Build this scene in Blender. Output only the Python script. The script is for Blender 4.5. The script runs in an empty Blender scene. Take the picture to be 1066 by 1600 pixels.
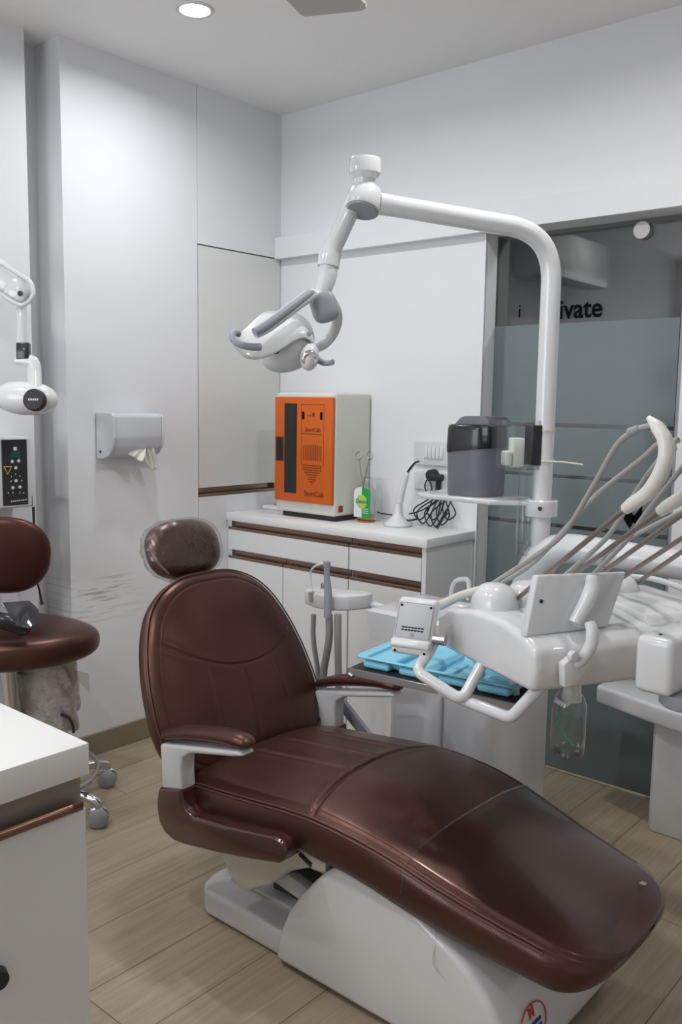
import bpy, bmesh, math, random
from mathutils import Vector, Matrix
random.seed(7)
D = bpy.data; SC = bpy.context.scene; COL = SC.collection

# ------------------------------------------------------------------ camera
YAW, PITCH, ROLL, FPX, HC = math.radians(40.687), math.radians(6.952), math.radians(0.88), 1389.6, 1.35
Fv = Vector((-math.sin(YAW)*math.cos(PITCH), math.cos(YAW)*math.cos(PITCH), -math.sin(PITCH)))
Rv = Vector((math.cos(YAW), math.sin(YAW), 0)); Uv = Rv.cross(Fv)
c_, s_ = math.cos(ROLL), math.sin(ROLL)
Rv, Uv = c_*Rv + s_*Uv, -s_*Rv + c_*Uv
EYE = Vector((0, 0, HC))
cam = D.cameras.new('camera'); cam.sensor_fit = 'VERTICAL'; cam.sensor_height = 36; cam.lens = FPX/1600*36
cam.clip_start = 0.05
co = D.objects.new('camera', cam); COL.objects.link(co)
m = Matrix.Identity(4)
for i in range(3):
    m[i][0] = Rv[i]; m[i][1] = Uv[i]; m[i][2] = -Fv[i]; m[i][3] = EYE[i]
co.matrix_world = m; SC.camera = co

# measured points of the room: a sight line met with a real plane of the room
def ray(u, v): return Fv + Rv*((u-533)/FPX) - Uv*((v-800)/FPX)
def hit(u, v, p, n):
    r = ray(u, v); n = Vector(n); return EYE + r*((Vector(p)-EYE).dot(n)/r.dot(n))
def PX(u, v, x): return hit(u, v, (x, 0, 0), (1, 0, 0))
def PY(u, v, y): return hit(u, v, (0, y, 0), (0, 1, 0))
def PZ(u, v, z): return hit(u, v, (0, 0, z), (0, 0, 1))
def PD(u, v, d): return EYE + ray(u, v)*d

# ------------------------------------------------------------------ view, world
SC.view_settings.view_transform = 'Standard'; SC.view_settings.look = 'None'
SC.view_settings.exposure = 0.30; SC.view_settings.gamma = 1.0; SC.view_settings.use_curve_mapping = False
w = D.worlds.new('world'); SC.world = w; w.use_nodes = True
w.node_tree.nodes['Background'].inputs[0].default_value = (0.8, 0.88, 1, 1)
w.node_tree.nodes['Background'].inputs[1].default_value = 0.3

XW, YB, HT = -2.84, 2.87, 2.583      # left wall, back wall, ceiling
XR, YF = 1.7, -1.8                   # the rest of the room behind the camera
LAMPS = [(-2.32, 1.95), (-2.32, 0.45), (-1.10, 1.95), (-1.35, 0.30), (0.4, 1.9), (0.4, 0.30), (-1.35, -1.0), (0.4, -1.0)]  # the last four are unseen downlights added to raise the room's brightness
LAMP_W = [3.1, 3.5, 3.5, 3.1, 1.1, 0.2, 3.5, 0.4]
FILL_WINDOW_W = 13
LAMP_AT = ['above the glove dispenser wall', 'above the leather stool', 'above the chair leg rest', 'above the near cabinet', 'added unseen right of the delivery unit', 'added unseen right of the camera', 'added unseen behind the near cabinet', 'added unseen in the rear right corner']

# ------------------------------------------------------------------ materials
def mat(name, col, rough=0.5, metal=0.0, spec=0.5, coat=0.0, emit=None, es=0, trans=0.0, ior=1.45, coat_rough=0.1, sheen=0):
    if name in D.materials: return D.materials[name]
    x = D.materials.new(name); x.use_nodes = True
    b = x.node_tree.nodes['Principled BSDF']
    b.inputs['Base Color'].default_value = (*col, 1); b.inputs['Roughness'].default_value = rough
    b.inputs['Metallic'].default_value = metal; b.inputs['Specular IOR Level'].default_value = spec
    b.inputs['Coat Weight'].default_value = coat; b.inputs['Coat Roughness'].default_value = coat_rough
    b.inputs['Transmission Weight'].default_value = trans; b.inputs['IOR'].default_value = ior
    if emit: b.inputs['Emission Color'].default_value = (*emit, 1); b.inputs['Emission Strength'].default_value = es
    return x
def nodes(x): return x.node_tree.nodes, x.node_tree.links, x.node_tree.nodes['Principled BSDF']
def add_bump(x, scale, strength, dist=0.002, detail=3):
    n, l, b = nodes(x)
    t = n.new('ShaderNodeTexCoord'); q = n.new('ShaderNodeTexNoise'); q.inputs['Scale'].default_value = scale; q.inputs['Detail'].default_value = detail
    u = n.new('ShaderNodeBump'); u.inputs['Strength'].default_value = strength; u.inputs['Distance'].default_value = dist
    l.new(t.outputs['Object'], q.inputs['Vector']); l.new(q.outputs['Fac'], u.inputs['Height']); l.new(u.outputs[0], b.inputs['Normal'])
    return x
def clear(name, tint, gloss=0.08, rough=0.02, bump=0):
    """thin clear plastic or glass: passes light, reflects at grazing angles"""
    if name in D.materials: return D.materials[name]
    x = D.materials.new(name); x.use_nodes = True; n = x.node_tree.nodes; l = x.node_tree.links
    n.remove(n['Principled BSDF']); out = n['Material Output']
    t = n.new('ShaderNodeBsdfTransparent'); t.inputs[0].default_value = (*tint, 1)
    g = n.new('ShaderNodeBsdfGlossy'); g.inputs['Roughness'].default_value = rough
    lw = n.new('ShaderNodeLayerWeight'); lw.inputs[0].default_value = .5
    f = n.new('ShaderNodeMath'); f.operation = 'POWER'; f.inputs[1].default_value = 4.0; l.new(lw.outputs['Facing'], f.inputs[0])
    a = n.new('ShaderNodeMath'); a.operation = 'ADD'; a.inputs[1].default_value = gloss; a.use_clamp = True
    mx = n.new('ShaderNodeMixShader')
    if bump:
        tc = n.new('ShaderNodeTexCoord'); q = n.new('ShaderNodeTexNoise'); q.inputs['Scale'].default_value = bump; q.inputs['Detail'].default_value = 3; q.inputs['Distortion'].default_value = 1.5
        u = n.new('ShaderNodeBump'); u.inputs['Strength'].default_value = .9; u.inputs['Distance'].default_value = .006
        l.new(tc.outputs['Object'], q.inputs['Vector']); l.new(q.outputs['Fac'], u.inputs['Height']); l.new(u.outputs[0], g.inputs['Normal'])
    l.new(f.outputs[0], a.inputs[0]); l.new(a.outputs[0], mx.inputs[0]); l.new(t.outputs[0], mx.inputs[1]); l.new(g.outputs[0], mx.inputs[2])
    l.new(mx.outputs[0], out.inputs[0]); return x

M = {}
M['wall'] = add_bump(mat('wall_laminate', (.77, .775, .79), .45), 40, .04)
M['ceil'] = add_bump(mat('ceiling_paint', (.86, .85, .84), .8), 60, .05)
M['lam'] = add_bump(mat('white_laminate', (.76, .765, .765), .3, coat=.2), 30, .02)
M['slab'] = add_bump(mat('white_solid_surface', (.80, .80, .79), .28), 300, .03)
M['plas'] = add_bump(mat('white_glossy_plastic', (.69, .695, .705), .20, coat=.6, coat_rough=.06), 80, .01)
M['plas2'] = add_bump(mat('white_satin_plastic', (.64, .65, .665), .38), 200, .03)
M['cream'] = add_bump(mat('cream_plastic', (.68, .66, .59), .35), 120, .02)
M['grey'] = add_bump(mat('grey_plastic', (.30, .31, .34), .4), 200, .03)
M['grip'] = add_bump(mat('grey_rubber_grip', (.30, .31, .35), .5), 200, .05)
M['bin'] = add_bump(mat('grey_bin_plastic', (.165, .17, .20), .42), 250, .05)
M['hose'] = add_bump(mat('grey_hose', (.36, .35, .34), .5), 300, .05)
M['rod'] = add_bump(mat('metal_rod', (.30, .26, .24), .28, metal=.75), 150, .02)
M['black'] = add_bump(mat('black_plastic', (.012, .012, .014), .25, coat=.3), 200, .02)
M['rubber'] = add_bump(mat('black_rubber', (.02, .02, .022), .55), 200, .03)
M['chrome'] = add_bump(mat('chrome', (.62, .62, .63), .12, metal=1), 50, .01)
M['steel'] = add_bump(mat('brushed_steel', (.42, .41, .40), .32, metal=.9), 120, .03)
M['wheel'] = add_bump(mat('grey_wheel', (.27, .27, .28), .45), 100, .03)
M['dark'] = add_bump(mat('dark_gap', (.03, .03, .03), .7), 50, .02)
M['blue'] = add_bump(mat('light_blue_plastic', (.22, .56, .73), .4), 100, .02)
M['orange'] = add_bump(mat('orange_powder_coat', (.62, .115, .008), .42), 300, .05)
M['ivory'] = add_bump(mat('ivory_powder_coat', (.66, .66, .60), .45), 300, .05)
M['glasspanel'] = add_bump(mat('back_painted_glass', (.70, .70, .68), .12, coat=.3), 3, .01)
M['green'] = mat('green_ink', (.02, .33, .07), .4); M['lime'] = mat('lime_ink', (.35, .62, .08), .4)
M['ink'] = mat('black_ink', (.006, .006, .007), .9, spec=.05); M['white_ink'] = mat('white_ink', (.62, .62, .62), .5)
M['navy'] = mat('navy_ink', (.02, .04, .25), .5); M['yellow'] = mat('yellow_ink', (.75, .65, .02), .5)
M['red'] = mat('red_plastic', (.25, .01, .01), .35); M['redink'] = mat('red_ink', (.5, .04, .03), .5)
M['brown_ink'] = mat('dark_brown_ink', (.10, .02, .008), .5)
M['amber'] = mat('amber_liquid', (.45, .28, .08), .2, coat=.5)
M['lcd'] = mat('green_lcd', (.01, .06, .05), .15)
M['glove'] = add_bump(mat('latex_glove', (.80, .79, .70), .5), 90, .3)
M['band'] = mat('rubber_band', (.66, .63, .45), .5)
M['film'] = clear('clear_film', (.95, .94, .94), .012, .15)
M['wrap'] = clear('crinkled_film', (.93, .92, .90), .08, .10, 28)
M['acrylic'] = clear('clear_acrylic', (.95, .97, .97), .06, .05)
M['pet'] = clear('clear_bottle', (.94, .96, .96), .07, .06)
M['glass'] = clear('door_glass', (.70, .72, .72), .09, .02)
M['mirror'] = mat('lamp_mirror', (.8, .8, .8), .05, metal=1)
M['tuft'] = mat('tube_green', (.01, .30, .18), .3)
M['bulb'] = mat('lamp_disc', (1, 1, 1), .5, emit=(.93, .96, 1), es=9)
M['pane'] = mat('fill_window_glow', (.8, .85, .9), .3, emit=(.85, .92, 1), es=1.5)  # glow of the added window behind the camera
M['corr'] = add_bump(mat('corridor_wall', (.16, .16, .16), .7), 10, .05)

def leather():
    x = mat('brown_leather', (.115, .05, .04), .34, metal=.62, coat=.05, coat_rough=.35)
    n, l, b = nodes(x)
    t = n.new('ShaderNodeTexCoord'); v = n.new('ShaderNodeTexNoise'); v.inputs['Scale'].default_value = 220
    q = n.new('ShaderNodeTexNoise'); q.inputs['Scale'].default_value = 9
    u = n.new('ShaderNodeBump'); u.inputs['Strength'].default_value = .06; u.inputs['Distance'].default_value = .0006
    r = n.new('ShaderNodeValToRGB'); r.color_ramp.elements[0].color = (.082, .034, .025, 1); r.color_ramp.elements[1].color = (.102, .043, .033, 1)
    l.new(t.outputs['Object'], v.inputs['Vector']); l.new(t.outputs['Object'], q.inputs['Vector'])
    l.new(v.outputs['Fac'], u.inputs['Height']); l.new(u.outputs[0], b.inputs['Normal'])
    l.new(q.outputs['Fac'], r.inputs[0]); l.new(r.outputs[0], b.inputs['Base Color']); return x
M['leather'] = leather()
M['arm_brown'] = add_bump(mat('glossy_brown_cover', (.075, .026, .021), .16, metal=.4, coat=.8, coat_rough=.08), 60, .03)
M['piping'] = add_bump(mat('brown_piping', (.13, .06, .05), .4, metal=.4), 300, .05)
M['copper'] = add_bump(mat('copper_profile', (.34, .235, .18), .25, metal=.85), 100, .02)

def floor_mat():
    x = mat('wood_plank_floor', (.4, .33, .25), .42); n, l, b = nodes(x)
    t = n.new('ShaderNodeTexCoord'); mp = n.new('ShaderNodeMapping'); mp.inputs['Rotation'].default_value = (0, 0, math.pi/2)
    mp.inputs['Location'].default_value = (0.55, 0.06, 0)
    br = n.new('ShaderNodeTexBrick'); br.inputs['Scale'].default_value = 1; br.inputs['Brick Width'].default_value = 1.2
    br.inputs['Row Height'].default_value = .2; br.inputs['Mortar Size'].default_value = .0013; br.offset = .42
    br.inputs['Color1'].default_value = (.43, .35, .25, 1); br.inputs['Color2'].default_value = (.39, .315, .222, 1); br.inputs['Mortar'].default_value = (.13, .095, .06, 1)
    mp2 = n.new('ShaderNodeMapping'); mp2.inputs['Scale'].default_value = (60, 3, 1)
    no = n.new('ShaderNodeTexNoise'); no.inputs['Scale'].default_value = 1.3; no.inputs['Detail'].default_value = 8; no.inputs['Distortion'].default_value = .6
    r = n.new('ShaderNodeValToRGB'); r.color_ramp.elements[0].position = .3; r.color_ramp.elements[0].color = (.80, .79, .77, 1); r.color_ramp.elements[1].position = .75; r.color_ramp.elements[1].color = (1.06, 1.06, 1.06, 1)
    mx = n.new('ShaderNodeMix'); mx.data_type = 'RGBA'; mx.blend_type = 'MULTIPLY'; mx.inputs[0].default_value = 1
    l.new(t.outputs['Object'], mp.inputs[0]); l.new(mp.outputs[0], br.inputs[0]); l.new(t.outputs['Object'], mp2.inputs[0]); l.new(mp2.outputs[0], no.inputs[0])
    l.new(no.outputs['Fac'], r.inputs[0]); l.new(br.outputs['Color'], mx.inputs[6]); l.new(r.outputs[0], mx.inputs[7]); l.new(mx.outputs[2], b.inputs['Base Color'])
    u = n.new('ShaderNodeBump'); u.inputs['Strength'].default_value = .15; u.inputs['Distance'].default_value = .002
    l.new(br.outputs['Fac'], u.inputs['Height']); u.invert = True; l.new(u.outputs[0], b.inputs['Normal']); return x
M['floor'] = floor_mat()
M['skirt'] = add_bump(mat('tile_skirting', (.26, .21, .145), .45), 25, .05)

def scuffed_wall():
    """white wall panel with grey rub marks where the stool backs into it"""
    x = mat('scuffed_wall_laminate', (.77, .775, .79), .45); n, l, b = nodes(x)
    t = n.new('ShaderNodeTexCoord'); sp = n.new('ShaderNodeSeparateXYZ'); l.new(t.outputs['Object'], sp.inputs[0])
    def band(sock, lo, hi, soft):
        a = n.new('ShaderNodeMapRange'); a.inputs[1].default_value = lo; a.inputs[2].default_value = lo+soft; l.new(sock, a.inputs[0])
        c = n.new('ShaderNodeMapRange'); c.inputs[1].default_value = hi; c.inputs[2].default_value = hi-soft; l.new(sock, c.inputs[0])
        k = n.new('ShaderNodeMath'); k.operation = 'MULTIPLY'; l.new(a.outputs[0], k.inputs[0]); l.new(c.outputs[0], k.inputs[1]); return k.outputs[0]
    mk = n.new('ShaderNodeMath'); mk.operation = 'MULTIPLY'
    l.new(band(sp.outputs['Y'], 1.70, 2.12, .12), mk.inputs[0]); l.new(band(sp.outputs['Z'], .50, .72, .07), mk.inputs[1])
    mp = n.new('ShaderNodeMapping'); mp.inputs['Scale'].default_value = (1, 5, 75); mp.inputs['Rotation'].default_value = (.12, 0, 0)
    no = n.new('ShaderNodeTexNoise'); no.inputs['Scale'].default_value = 1.5; no.inputs['Detail'].default_value = 7
    r = n.new('ShaderNodeValToRGB'); r.color_ramp.elements[0].position = .50; r.color_ramp.elements[0].color = (0, 0, 0, 1); r.color_ramp.elements[1].position = .66
    l.new(t.outputs['Object'], mp.inputs[0]); l.new(mp.outputs[0], no.inputs[0]); l.new(no.outputs['Fac'], r.inputs[0])
    f = n.new('ShaderNodeMath'); f.operation = 'MULTIPLY'; l.new(mk.outputs[0], f.inputs[0]); l.new(r.outputs[0], f.inputs[1])
    f2 = n.new('ShaderNodeMath'); f2.operation = 'MULTIPLY'; f2.inputs[1].default_value = .65; l.new(f.outputs[0], f2.inputs[0])
    mx = n.new('ShaderNodeMix'); mx.data_type = 'RGBA'; mx.inputs[6].default_value = (.77, .775, .79, 1); mx.inputs[7].default_value = (.22, .20, .19, 1)
    l.new(f2.outputs[0], mx.inputs[0]); l.new(mx.outputs[2], b.inputs['Base Color']); return x
M['scuff'] = scuffed_wall()

def frost():
    x = mat('frosted_film', (.165, .20, .205), .14, coat=.25, coat_rough=.03); n, l, b = nodes(x)
    t = n.new('ShaderNodeTexCoord'); no = n.new('ShaderNodeTexNoise'); no.inputs['Scale'].default_value = 2
    r = n.new('ShaderNodeValToRGB'); r.color_ramp.elements[0].color = (.145, .180, .185, 1); r.color_ramp.elements[1].color = (.17, .208, .212, 1)
    l.new(t.outputs['Object'], no.inputs[0]); l.new(no.outputs['Fac'], r.inputs[0]); l.new(r.outputs[0], b.inputs['Base Color']); return x
M['frost'] = frost()

# ------------------------------------------------------------------ object helpers
ORG = {}
def mesh_obj(name, verts, faces, material, parent=None, smooth=True, angle=40):
    me = D.meshes.new(name)
    org = ORG.get(parent.name, Vector((0, 0, 0))) if parent else Vector((0, 0, 0))
    if parent is None:
        vs = [Vector(v) for v in verts]
        lo = Vector([min(v[i] for v in vs) for i in range(3)]); hi = Vector([max(v[i] for v in vs) for i in range(3)])
    me.from_pydata([tuple(Vector(v)-org) for v in verts], [], faces); me.update()
    bm = bmesh.new(); bm.from_mesh(me); bmesh.ops.recalc_face_normals(bm, faces=bm.faces); bm.to_mesh(me); bm.free()
    me.materials.append(material)
    if smooth:
        for p in me.polygons: p.use_smooth = True
        me.set_sharp_from_angle(angle=math.radians(angle))
    o = D.objects.new(name, me); COL.objects.link(o)
    if parent: o.parent = parent
    ORG[o.name] = org
    return o
def thing(name, label, cat, loc, group=None):
    o = D.objects.new(name, None); COL.objects.link(o); o.location = loc; o.empty_display_size = .05
    o['label'] = label; o['category'] = cat
    if group: o['group'] = group
    ORG[o.name] = Vector(loc); return o
def tag(o, label, cat, group=None):
    o['label'] = label; o['category'] = cat
    if group: o['group'] = group
    return o
def struct(o): o['kind'] = 'structure'; return o

class G:
    """collects shapes that make up one part"""
    def __init__(s): s.v = []; s.f = []
    def add(s, v, f):
        k = len(s.v); s.v += [Vector(a) for a in v]; s.f += [tuple(i+k for i in q) for q in f]; return s
    def bmesh(s, bm):
        bm.verts.index_update(); s.add([v.co.copy() for v in bm.verts], [[v.index for v in f.verts] for f in bm.faces]); bm.free(); return s
    def box(s, lo, hi, bev=0.0, seg=3, frame=None):
        bm = bmesh.new(); bmesh.ops.create_cube(bm, size=1)
        lo = Vector(lo); hi = Vector(hi)
        for v in bm.verts: v.co = Vector([lo[i] + (v.co[i]+.5)*(hi[i]-lo[i]) for i in range(3)])
        if bev > 0: bmesh.ops.bevel(bm, geom=bm.edges[:], offset=bev, segments=seg, affect='EDGES', profile=.5)
        if frame:
            for v in bm.verts: v.co = frame(v.co)
        return s.bmesh(bm)
    def prism(s, pts, d, bev=0.0, seg=3):
        """closed outline pts (3-D, planar) pushed along vector d"""
        bm = bmesh.new(); d = Vector(d)
        a = [bm.verts.new(Vector(p)) for p in pts]; b = [bm.verts.new(Vector(p)+d) for p in pts]; n = len(pts)
        bm.faces.new(a); bm.faces.new(b[::-1])
        for i in range(n): bm.faces.new((a[i], b[i], b[(i+1) % n], a[(i+1) % n]))
        bmesh.ops.recalc_face_normals(bm, faces=bm.faces)
        if bev > 0: bmesh.ops.bevel(bm, geom=bm.edges[:], offset=bev, segments=seg, affect='EDGES', profile=.5, clamp_overlap=True)
        return s.bmesh(bm)
    def lathe(s, prof, c=(0, 0, 0), axis=(0, 0, 1), seg=32):
        c = Vector(c); z = Vector(axis).normalized(); x = z.orthogonal().normalized(); y = z.cross(x)
        v = []; f = []; n = len(prof)
        for i in range(seg):
            a = 2*math.pi*i/seg; e = x*math.cos(a) + y*math.sin(a)
            for r, h in prof: v.append(c + e*r + z*h)
        for i in range(seg):
            j = (i+1) % seg
            for k in range(n-1): f.append((i*n+k, j*n+k, j*n+k+1, i*n+k+1))
        if prof[0][0] > 1e-6: f.append(tuple(i*n for i in range(seg))[::-1])
        if prof[-1][0] > 1e-6: f.append(tuple(i*n+n-1 for i in range(seg)))
        bm = bmesh.new(); vv = [bm.verts.new(p) for p in v]
        for q in f:
            try: bm.faces.new([vv[i] for i in q])
            except ValueError: pass
        bmesh.ops.remove_doubles(bm, verts=bm.verts[:], dist=1e-6)
        return s.bmesh(bm)
    def tube(s, pts, r, seg=14, res=8, smooth=True, cap=True, flat=None, up=None):
        """round or flattened tube through pts; r a number or one per point"""
        pts = [Vector(p) for p in pts]; n = len(pts)
        rr = list(r) if hasattr(r, '__len__') else [r]*n
        P = []; Q = []
        if smooth and n > 2:
            for i in range(n-1):
                p0 = pts[i-1] if i else 2*pts[0]-pts[1]; p1 = pts[i]; p2 = pts[i+1]; p3 = pts[i+2] if i+2 < n else 2*pts[-1]-pts[-2]
                for k in range(res):
                    t = k/res
                    P.append(.5*((2*p1) + (p2-p0)*t + (2*p0-5*p1+4*p2-p3)*t*t + (3*p1-p0-3*p2+p3)*t**3)); Q.append(rr[i]*(1-t)+rr[i+1]*t)
            P.append(pts[-1]); Q.append(rr[-1])
        else: P = pts; Q = rr
        v = []; f = []; nrm = None
        for i, p in enumerate(P):
            tg = (P[min(i+1, len(P)-1)]-P[max(i-1, 0)]).normalized()
            if up is not None: nrm = (Vector(up)-tg*Vector(up).dot(tg)).normalized()
            elif nrm is None: nrm = tg.orthogonal().normalized()
            else: nrm = (nrm - tg*nrm.dot(tg)).normalized()
            b = tg.cross(nrm)
            for k in range(seg):
                a = 2*math.pi*k/seg
                v.append(p + nrm*(Q[i]*(flat or 1)*math.cos(a)) + b*(Q[i]*math.sin(a)))
        for i in range(len(P)-1):
            for k in range(seg): f.append((i*seg+k, i*seg+(k+1) % seg, (i+1)*seg+(k+1) % seg, (i+1)*seg+k))
        if cap:
            f.append(tuple(range(seg))[::-1]); f.append(tuple((len(P)-1)*seg+k for k in range(seg)))
        return s.add(v, f)
    def sup(s, c, ax, ay, az, e1=1.0, e2=1.0, nu=32, nv=20, fn=None):
        """superellipsoid with half-axis vectors"""
        c = Vector(c); ax = Vector(ax); ay = Vector(ay); az = Vector(az)
        pw = lambda t, e: math.copysign(abs(t)**e, t)
        v = []; f = []
        for j in range(1, nv):
            ph = -math.pi/2 + math.pi*j/nv
            for i in range(nu):
                th = 2*math.pi*i/nu
                a, b, z = pw(math.cos(ph), e1)*pw(math.cos(th), e2), pw(math.cos(ph), e1)*pw(math.sin(th), e2), pw(math.sin(ph), e1)
                if fn: a, b, z = fn(a, b, z)
                v.append(c+ax*a+ay*b+az*z)
        v.append(c-az); v.append(c+az); S = len(v)-2
        for j in range(nv-2):
            for i in range(nu): f.append((j*nu+i, j*nu+(i+1) % nu, (j+1)*nu+(i+1) % nu, (j+1)*nu+i))
        for i in range(nu):
            f.append((S, (i+1) % nu, i)); f.append((S+1, (nv-2)*nu+i, (nv-2)*nu+(i+1) % nu))
        return s.add(v, f)
    def obj(s, name, material, parent=None, **k): return mesh_obj(name, s.v, s.f, material, parent, **k)

def text_obj(name, body, size, origin, xdir, ydir, material, parent=None, depth=.0006, bold=0.0, sx=1.0, align='CENTER'):
    cu = D.curves.new(name, 'FONT'); cu.body = body; cu.size = size; cu.extrude = depth; cu.align_x = align; cu.align_y = 'CENTER'; cu.offset = bold
    t = D.objects.new('tmp', cu); COL.objects.link(t); bpy.context.view_layer.update()
    me = D.meshes.new_from_object(t.evaluated_get(bpy.context.evaluated_depsgraph_get()))
    D.objects.remove(t); D.curves.remove(cu)
    x = Vector(xdir).normalized(); y = Vector(ydir).normalized(); z = x.cross(y); o0 = Vector(origin)
    v = [o0 + x*(a.co.x*sx) + y*a.co.y + z*a.co.z for a in me.vertices]; f = [tuple(p.vertices) for p in me.polygons]
    D.meshes.remove(me)
    return mesh_obj(name, v, f, material, parent, smooth=False)

def lerp(tab, x):
    if x <= tab[0][0]: return tab[0][1]
    for (a, b), (c, d) in zip(tab, tab[1:]):
        if x <= c:
            t = (x-a)/(c-a); t = t  # linear
            return b+(d-b)*t
    return tab[-1][1]
def smoothtab(tab, n=6):
    """Catmull-Rom resample so tables give soft profiles"""
    out = []
    for i in range(len(tab)-1):
        p0 = tab[max(i-1, 0)][1]; p1 = tab[i][1]; p2 = tab[i+1][1]; p3 = tab[min(i+2, len(tab)-1)][1]
        for k in range(n):
            t = k/n; out.append((tab[i][0]+(tab[i+1][0]-tab[i][0])*t, .5*(2*p1+(p2-p0)*t+(2*p0-5*p1+4*p2-p3)*t*t+(3*p1-p0-3*p2+p3)*t**3)))
    return out+[tab[-1]]
def gauss(d, s): return math.exp(-(d/s)**2)

# ------------------------------------------------------------------ room shell
def slab(name, lo, hi, material, bev=0): return struct(G().box(lo, hi, bev, 2).obj(name, material, smooth=False))
slab('floor', (XW-.3, YF-.1, -.1), (XR+.1, 4.4, 0), M['floor'])
slab('ceiling', (XW-.3, YF-.1, HT), (XR+.1, 2.95, HT+.1), M['ceil'])
YE, YS = 1.713+.075, 2.395
g = G(); g.box((XW-.3, YE, 0), (XW, YS-.002, HT)); g.box((XW-.3, YS-.002, 0), (XW-.004, YS+.002, HT))
wl = struct(g.obj('wall_left', M['scuff'], smooth=False))
g = G(); g.box((XW-.3, YE-.12, 0), (XW-.16, YE, HT)); slabo = struct(g.obj('wall_left', M['wall'], smooth=False))
slab('wall_left', (XW-.3, YF, 0), (XW-.045, YE-.105, HT), M['wall'])
# flush panel above the base cabinets: seams drawn as real gaps
g = G(); g.box((XW-.3, YS+.002, 1.979), (XW, YB, HT)); g.box((XW-.3, YS+.002, 0), (XW, 2.556, .955)); g.box((XW-.3, 2.556, .88), (XW, YB, .955)); g.box((XW-.3, YS+.002, .955), (XW-.03, YB, 1.979))
g.obj('wall_left', M['wall'], smooth=False)['kind'] = 'structure'
slab('wall_back', (XW-.3, YB, 0), (-1.784, 2.944, 1.972), M['wall']); slab('wall_corridor', (-2.8, 2.96, 0), (-1.784, 3.03, HT), M['corr'])
slab('wall_back', (XW-.3, YB, 1.972), (XR, YB+.15, HT), M['wall'])
slab('wall_back', (-1.065, YB+.04, 0), (XR, YB+.15, 1.972), M['wall'])
slab('wall_right', (XR, YF, 0), (XR+.1, YB+.1, HT), M['wall'])
slab('wall_front', (XW-.3, YF-.1, 0), (XR+.1, YF, HT), M['wall'])
slab('trim_1', (XW, 2.83, 1.972), (XR, YB+.001, 2.064), M['wall'], .002)          # long beam over the door
slab('trim_2', (-1.79, 2.862, 0), (-1.784, 2.872, 1.972), M['wall'])
slab('trim_3', (-1.083, 2.93, 0), (-1.065, 2.97, 1.972), M['grey'])
slab('trim_4', (-1.075, YB+.02, 0), (-.6, YB+.042, .28), M['skirt'])
slab('fill_window_1', (-2.6, YF, .95), (-.9, YF+.02, 2.35), M['pane'])  # unseen window, added behind the camera to brighten the room evenly
g = G()
for a, b in (((-2.66, .89), (-.84, .95)), ((-2.66, 2.35), (-.84, 2.41)), ((-2.66, .95), (-2.6, 2.35)), ((-.9, .95), (-.84, 2.35)), ((-1.77, .95), (-1.73, 2.35))): g.box((a[0], YF, a[1]), (b[0], YF+.05, b[1]))
struct(g.obj('fill_window_1', M['lam'], smooth=False))
Lw = D.lights.new('fill_window_light', 'AREA'); Lw.shape = 'RECTANGLE'; Lw.size = 1.65; Lw.size_y = 1.35; Lw.energy = FILL_WINDOW_W; Lw.color = (.93, .96, 1)  # fill light of the added window
lw_ = D.objects.new('fill_window_light', Lw); COL.objects.link(lw_); lw_.location = (-1.75, YF+.06, 1.65); lw_.rotation_euler = (math.pi/2, 0, 0)
slab('baseboard_left', (XW, YE, 0), (XW+.012, YS, .085), M['skirt'], .002)
# corridor behind the glass
slab('wall_corridor', (-2.8, 4.2, 0), (XR, 4.3, HT), M['corr']); slab('wall_corridor', (-2.8, 3.03, 0), (-2.7, 4.2, HT), M['corr'])
Lc = D.lights.new('corridor_fill', 'AREA'); Lc.shape = 'DISK'; Lc.size = .3; Lc.energy = 22; lc = D.objects.new('corridor_fill', Lc); COL.objects.link(lc); lc.location = (-.6, 3.6, HT-.02)  # unseen fill light, added to lighten the glass behind the lettering
slab('wall_corridor', (XR-.1, 3.03, 0), (XR, 4.2, HT), M['corr']); slab('ceiling', (-2.8, 3.02, HT), (XR, 4.3, HT+.1), M['corr'])

# glass door
dr = struct(G().box((-1.784, 2.945, .012), (-1.085, 2.957, 1.985)).obj('door_1', M['glass'], smooth=False))
for z0, z1 in ((.014, .915), (.929, 1.096), (1.108, 1.278), (1.292, 1.645)):
    G().box((-1.782, 2.9415, z0), (-1.09, 2.944, z1)).obj('frosted_film', M['frost'], dr, smooth=False)
c = PY(1005, 360, 2.94); G().lathe([(0, -.014), (.026, -.014), (.028, -.010), (.028, .012), (0, .012)], c, (0, -1, 0)).obj('door_knob', M['steel'], dr)
a = PY(835, 485, 2.944); b = PY(946, 485, 2.944)
text_obj('door_lettering', 'Private', .094, (a.x*.5+b.x*.5+.005, 2.943, 1.690), (1, 0, 0), (0, 0, 1), M['ink'], dr, bold=.0017, sx=.92)
a = PY(812, 487, 2.944); text_obj('door_lettering', 'i', .07, (a.x, 2.944, 1.695), (1, 0, 0), (0, 0, 1), M['ink'], dr)
g = G()
for q in (((972, 806), (984, 797), (993, 808), (984, 826)), ((986, 812), (1004, 790), (1003, 812), (995, 822))):
    g.prism([PY(u, v, 2.940) for u, v in q], (0, -.001, 0))
g.obj('door_sticker', M['ink'], dr, smooth=False)

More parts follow.
